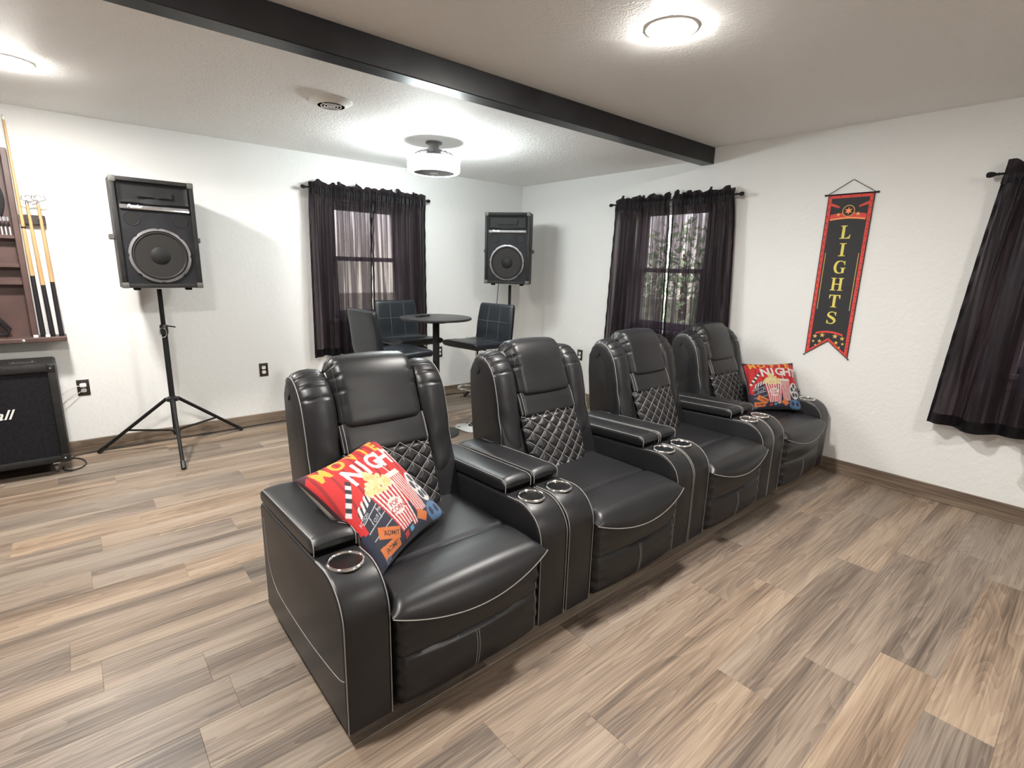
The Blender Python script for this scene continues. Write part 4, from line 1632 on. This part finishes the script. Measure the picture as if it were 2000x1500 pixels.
# ------------------------------------------------------------------ hanging banner
BW, BT, BB, BN = .284, 1.976, .846, .957
t = thing('wall_banner', 'black and red swallowtail banner reading LIGHTS', 'banner', (XB - .008, 1.352, 0), -pi / 2)
h = BW / 2


def flat(poly, y0, y1, name, m, parent, label=None):
    return MB().prism(poly, lambda x, z: (x, y0, z), lambda x, z: (x, y1, z)).obj(name, m, parent, None, label)


out = [(-h, BT), (h, BT), (h, BB), (0, BN), (-h, BB)]
flat(out, .000, .002, 'cloth', 'bannerblack', t)
bw = .026
e = .006
border = [[(-h + e, BT - e), (h - e, BT - e), (h - bw, BT - bw), (-h + bw, BT - bw)],
          [(-h + e, BT - e), (-h + bw, BT - bw), (-h + bw, BB + .042), (-h + e, BB + .010)],
          [(h - e, BT - e), (h - e, BB + .010), (h - bw, BB + .042), (h - bw, BT - bw)],
          [(-h + e, BB + .010), (-h + bw, BB + .042), (0, BN + .026), (0, BN + .007)],
          [(h - e, BB + .010), (0, BN + .007), (0, BN + .026), (h - bw, BB + .042)]]
for pl in border:
    flat(pl, -.0008, .0004, 'border', 'red', t)
b = MB()
dots = [(-h + .0135 + (BW - .027) * k / 4, BT - .0135) for k in range(5)]
dots += [(s * (h - .0135), BT - .055 - .0455 * k) for k in range(24) for s in (-1, 1)]
dots += [(s * (h - .030) * (1 - k / 3.2), BB + .034 + (BN - BB - .022) * k / 3.2) for k in range(3) for s in (-1, 1)] + [(0, BN + .016)]
for x, z in dots:
    b.lathe([(.0034, -.0014), (0, -.0014)], 8, (x, 0, z), 'y')
b.obj('border_dots', 'dot', t)['kind'] = 'stuff'
b = MB()
for k in range(23):
    for s in (-1, 1):
        b.lathe([(.0030, -.0012), (0, -.0012)], 8, (s * (h - .0135), 0, BT - .078 - .0455 * k), 'y')
b.obj('border_lights', 'orange', t)['kind'] = 'stuff'


# serif capitals drawn as polygons / stroked curves, cap height 1
def stroke(pts, ws):
    P = [Vector((x, y, 0)) for x, y in pts]
    P = catmull(P, 6)
    n = len(P)
    L_, R_ = [], []
    for i, p in enumerate(P):
        d = (P[min(i + 1, n - 1)] - P[max(i - 1, 0)]).normalized()
        f = i / (n - 1) * (len(ws) - 1)
        a = int(min(f, len(ws) - 2))
        wd = ws[a] + (ws[a + 1] - ws[a]) * (f - a)
        nn = Vector((-d.y, d.x, 0)) * wd / 2
        L_.append(((p + nn).x, (p + nn).y))
        R_.append(((p - nn).x, (p - nn).y))
    return [[L_[i], L_[i + 1], R_[i + 1], R_[i]] for i in range(n - 1)]


def rect(x0, x1, z0, z1):
    return [(x0, z0), (x1, z0), (x1, z1), (x0, z1)]


GLYPH = {
    'L': [rect(-.22, -.02, 0, 1), rect(-.34, .10, .94, 1), rect(-.34, .36, 0, .06), [(.10, .06), (.36, .06), (.40, .30), (.34, .30), (.28, .14)]],
    'I': [rect(-.10, .10, 0, 1), rect(-.24, .24, .94, 1), rect(-.24, .24, 0, .06)],
    'H': [rect(-.34, -.16, 0, 1), rect(.16, .34, 0, 1), rect(-.16, .16, .47, .54), rect(-.44, -.06, .94, 1), rect(-.44, -.06, 0, .06), rect(.06, .44, .94, 1), rect(.06, .44, 0, .06)],
    'T': [rect(-.10, .10, 0, 1), rect(-.40, .40, .93, 1), rect(-.22, .22, 0, .06), [(-.40, 1), (-.40, .70), (-.35, .70), (-.28, .93)], [(.40, 1), (.28, .93), (.35, .70), (.40, .70)]],
    'G': stroke([(.33, .74), (.20, .92), (.0, .97), (-.22, .85), (-.32, .5), (-.22, .15), (.02, .03), (.20, .07), (.30, .14)], [.05, .06, .07, .16, .20, .16, .07, .06, .05]) + [rect(.16, .34, .04, .42), rect(.06, .44, .40, .46), [(.28, .98), (.36, .98), (.36, .66), (.31, .66)]],
    'S': stroke([(.27, .74), (.16, .93), (-.04, .97), (-.23, .86), (-.24, .68), (-.05, .55), (.14, .44), (.25, .27), (.16, .09), (-.04, .03), (-.20, .09), (-.29, .28)], [.05, .06, .07, .10, .17, .20, .20, .17, .10, .07, .06, .05]) + [[(.22, .98), (.30, .98), (.30, .68), (.25, .68)], [(-.32, .02), (-.24, .02), (-.27, .32), (-.32, .32)]],
}
fr = {'L': .225, 'I': .33, 'G': .435, 'H': .54, 'T': .645, 'S': .75}
for i, (ch, f) in enumerate(fr.items()):
    zc = BT - f * (BT - BB)
    b = MB()
    for k, pl in enumerate(GLYPH[ch]):
        b.add([(x * .090, -.0012 - .00002 * k, zc + (z - .5) * .088) for x, z in pl], [tuple(range(len(pl)))])
    b.obj('letter', 'gold', t, None, 'gold serif letter ' + ch)
for s in (-1, 1):
    flat(rect(s * .104 - .0018, s * .104 + .0018, BT - .70 * (BT - BB), BT - .35 * (BT - BB)), -.001, .0004, 'side_line', 'goldstar', t)


def arc_band(zc, w_, rise, th, n=14):
    up_ = [(-w_ + 2 * w_ * k / n, zc + rise * (1 - (2 * k / n - 1) ** 2) + th / 2) for k in range(n + 1)]
    dn_ = [(x, z - th) for x, z in up_]
    return up_ + dn_[::-1]


flat(arc_band(BT - .855 * (BT - BB), .088, .016, .014), -.001, .0004, 'ribbon', 'red', t)
flat(arc_band(BT - .135 * (BT - BB), .112, .012, .034), -.001, .0004, 'ribbon', 'red', t)
flat(arc_band(BT - .150 * (BT - BB), .108, .010, .010), -.0014, .0004, 'ribbon_edge', 'orange', t)
for s in (-1, 1):
    flat([(s * .115, BT - .055), (s * .115, BT - .075), (s * .06, BT - .092), (s * .06, BT - .080)], -.001, .0004, 'streamer', 'red', t)


def star(cx, cz, r_, n=5):
    return [(cx + (r_ if k % 2 == 0 else r_ * .42) * sin(pi * k / n), cz + (r_ if k % 2 == 0 else r_ * .42) * cos(pi * k / n)) for k in range(2 * n)]


zc = BT - .100 * (BT - BB)
MB().lathe([(.038, -.0016), (.038, -.0022), (.033, -.0022)], 28, (0, 0, zc), 'y').obj('reel_rim', 'goldstar', t)
MB().lathe([(.034, -.0018), (.034, -.0024), (0, -.0024)], 28, (0, 0, zc), 'y').obj('reel_face', 'dot', t)
flat(star(0, zc, .026, 6), -.003, -.0024, 'reel_star', 'orange', t)
for s in (-1, 1):
    flat(star(s * .060, zc - .022, .014), -.0022, -.0014, 'star', 'goldstar', t)
    for x, z, r_ in ((.040, .075, .019), (.085, .062, .017), (.052, .025, .015), (.092, .020, .012), (.075, -.010, .009)):
        flat(star(s * x * 1.05, BB + .085 + z * .9, r_), -.0016, .0004, 'star', 'goldstar', t)
MB().tube([(-h - .012, -.003, BT - .002), (h + .012, -.003, BT - .002)], .0045, 8).obj('top_rod', 'black', t, 40)
for s in (-1, 1):
    MB().tube([(s * (h + .010), -.003, BT - .002), (s * (h + .022), -.003, BT - .002)], .006, 8).obj('rod_cap', 'black', t, 40)
    MB().tube([(s * (h + .004), -.002, BT), (0, .004, 2.068)], .0022, 6).obj('hanging_string', 'string', t, 60)
    MB().tube([(s * h, -.001, BB), (s * (h + .010), -.001, BB - .003)], .004, 6).obj('tail_weight', 'black', t, 40)
MB().lathe([(.004, -.006), (.003, .006)], 8, (0, .0, 2.068), 'y').obj('nail', 'steel', t)
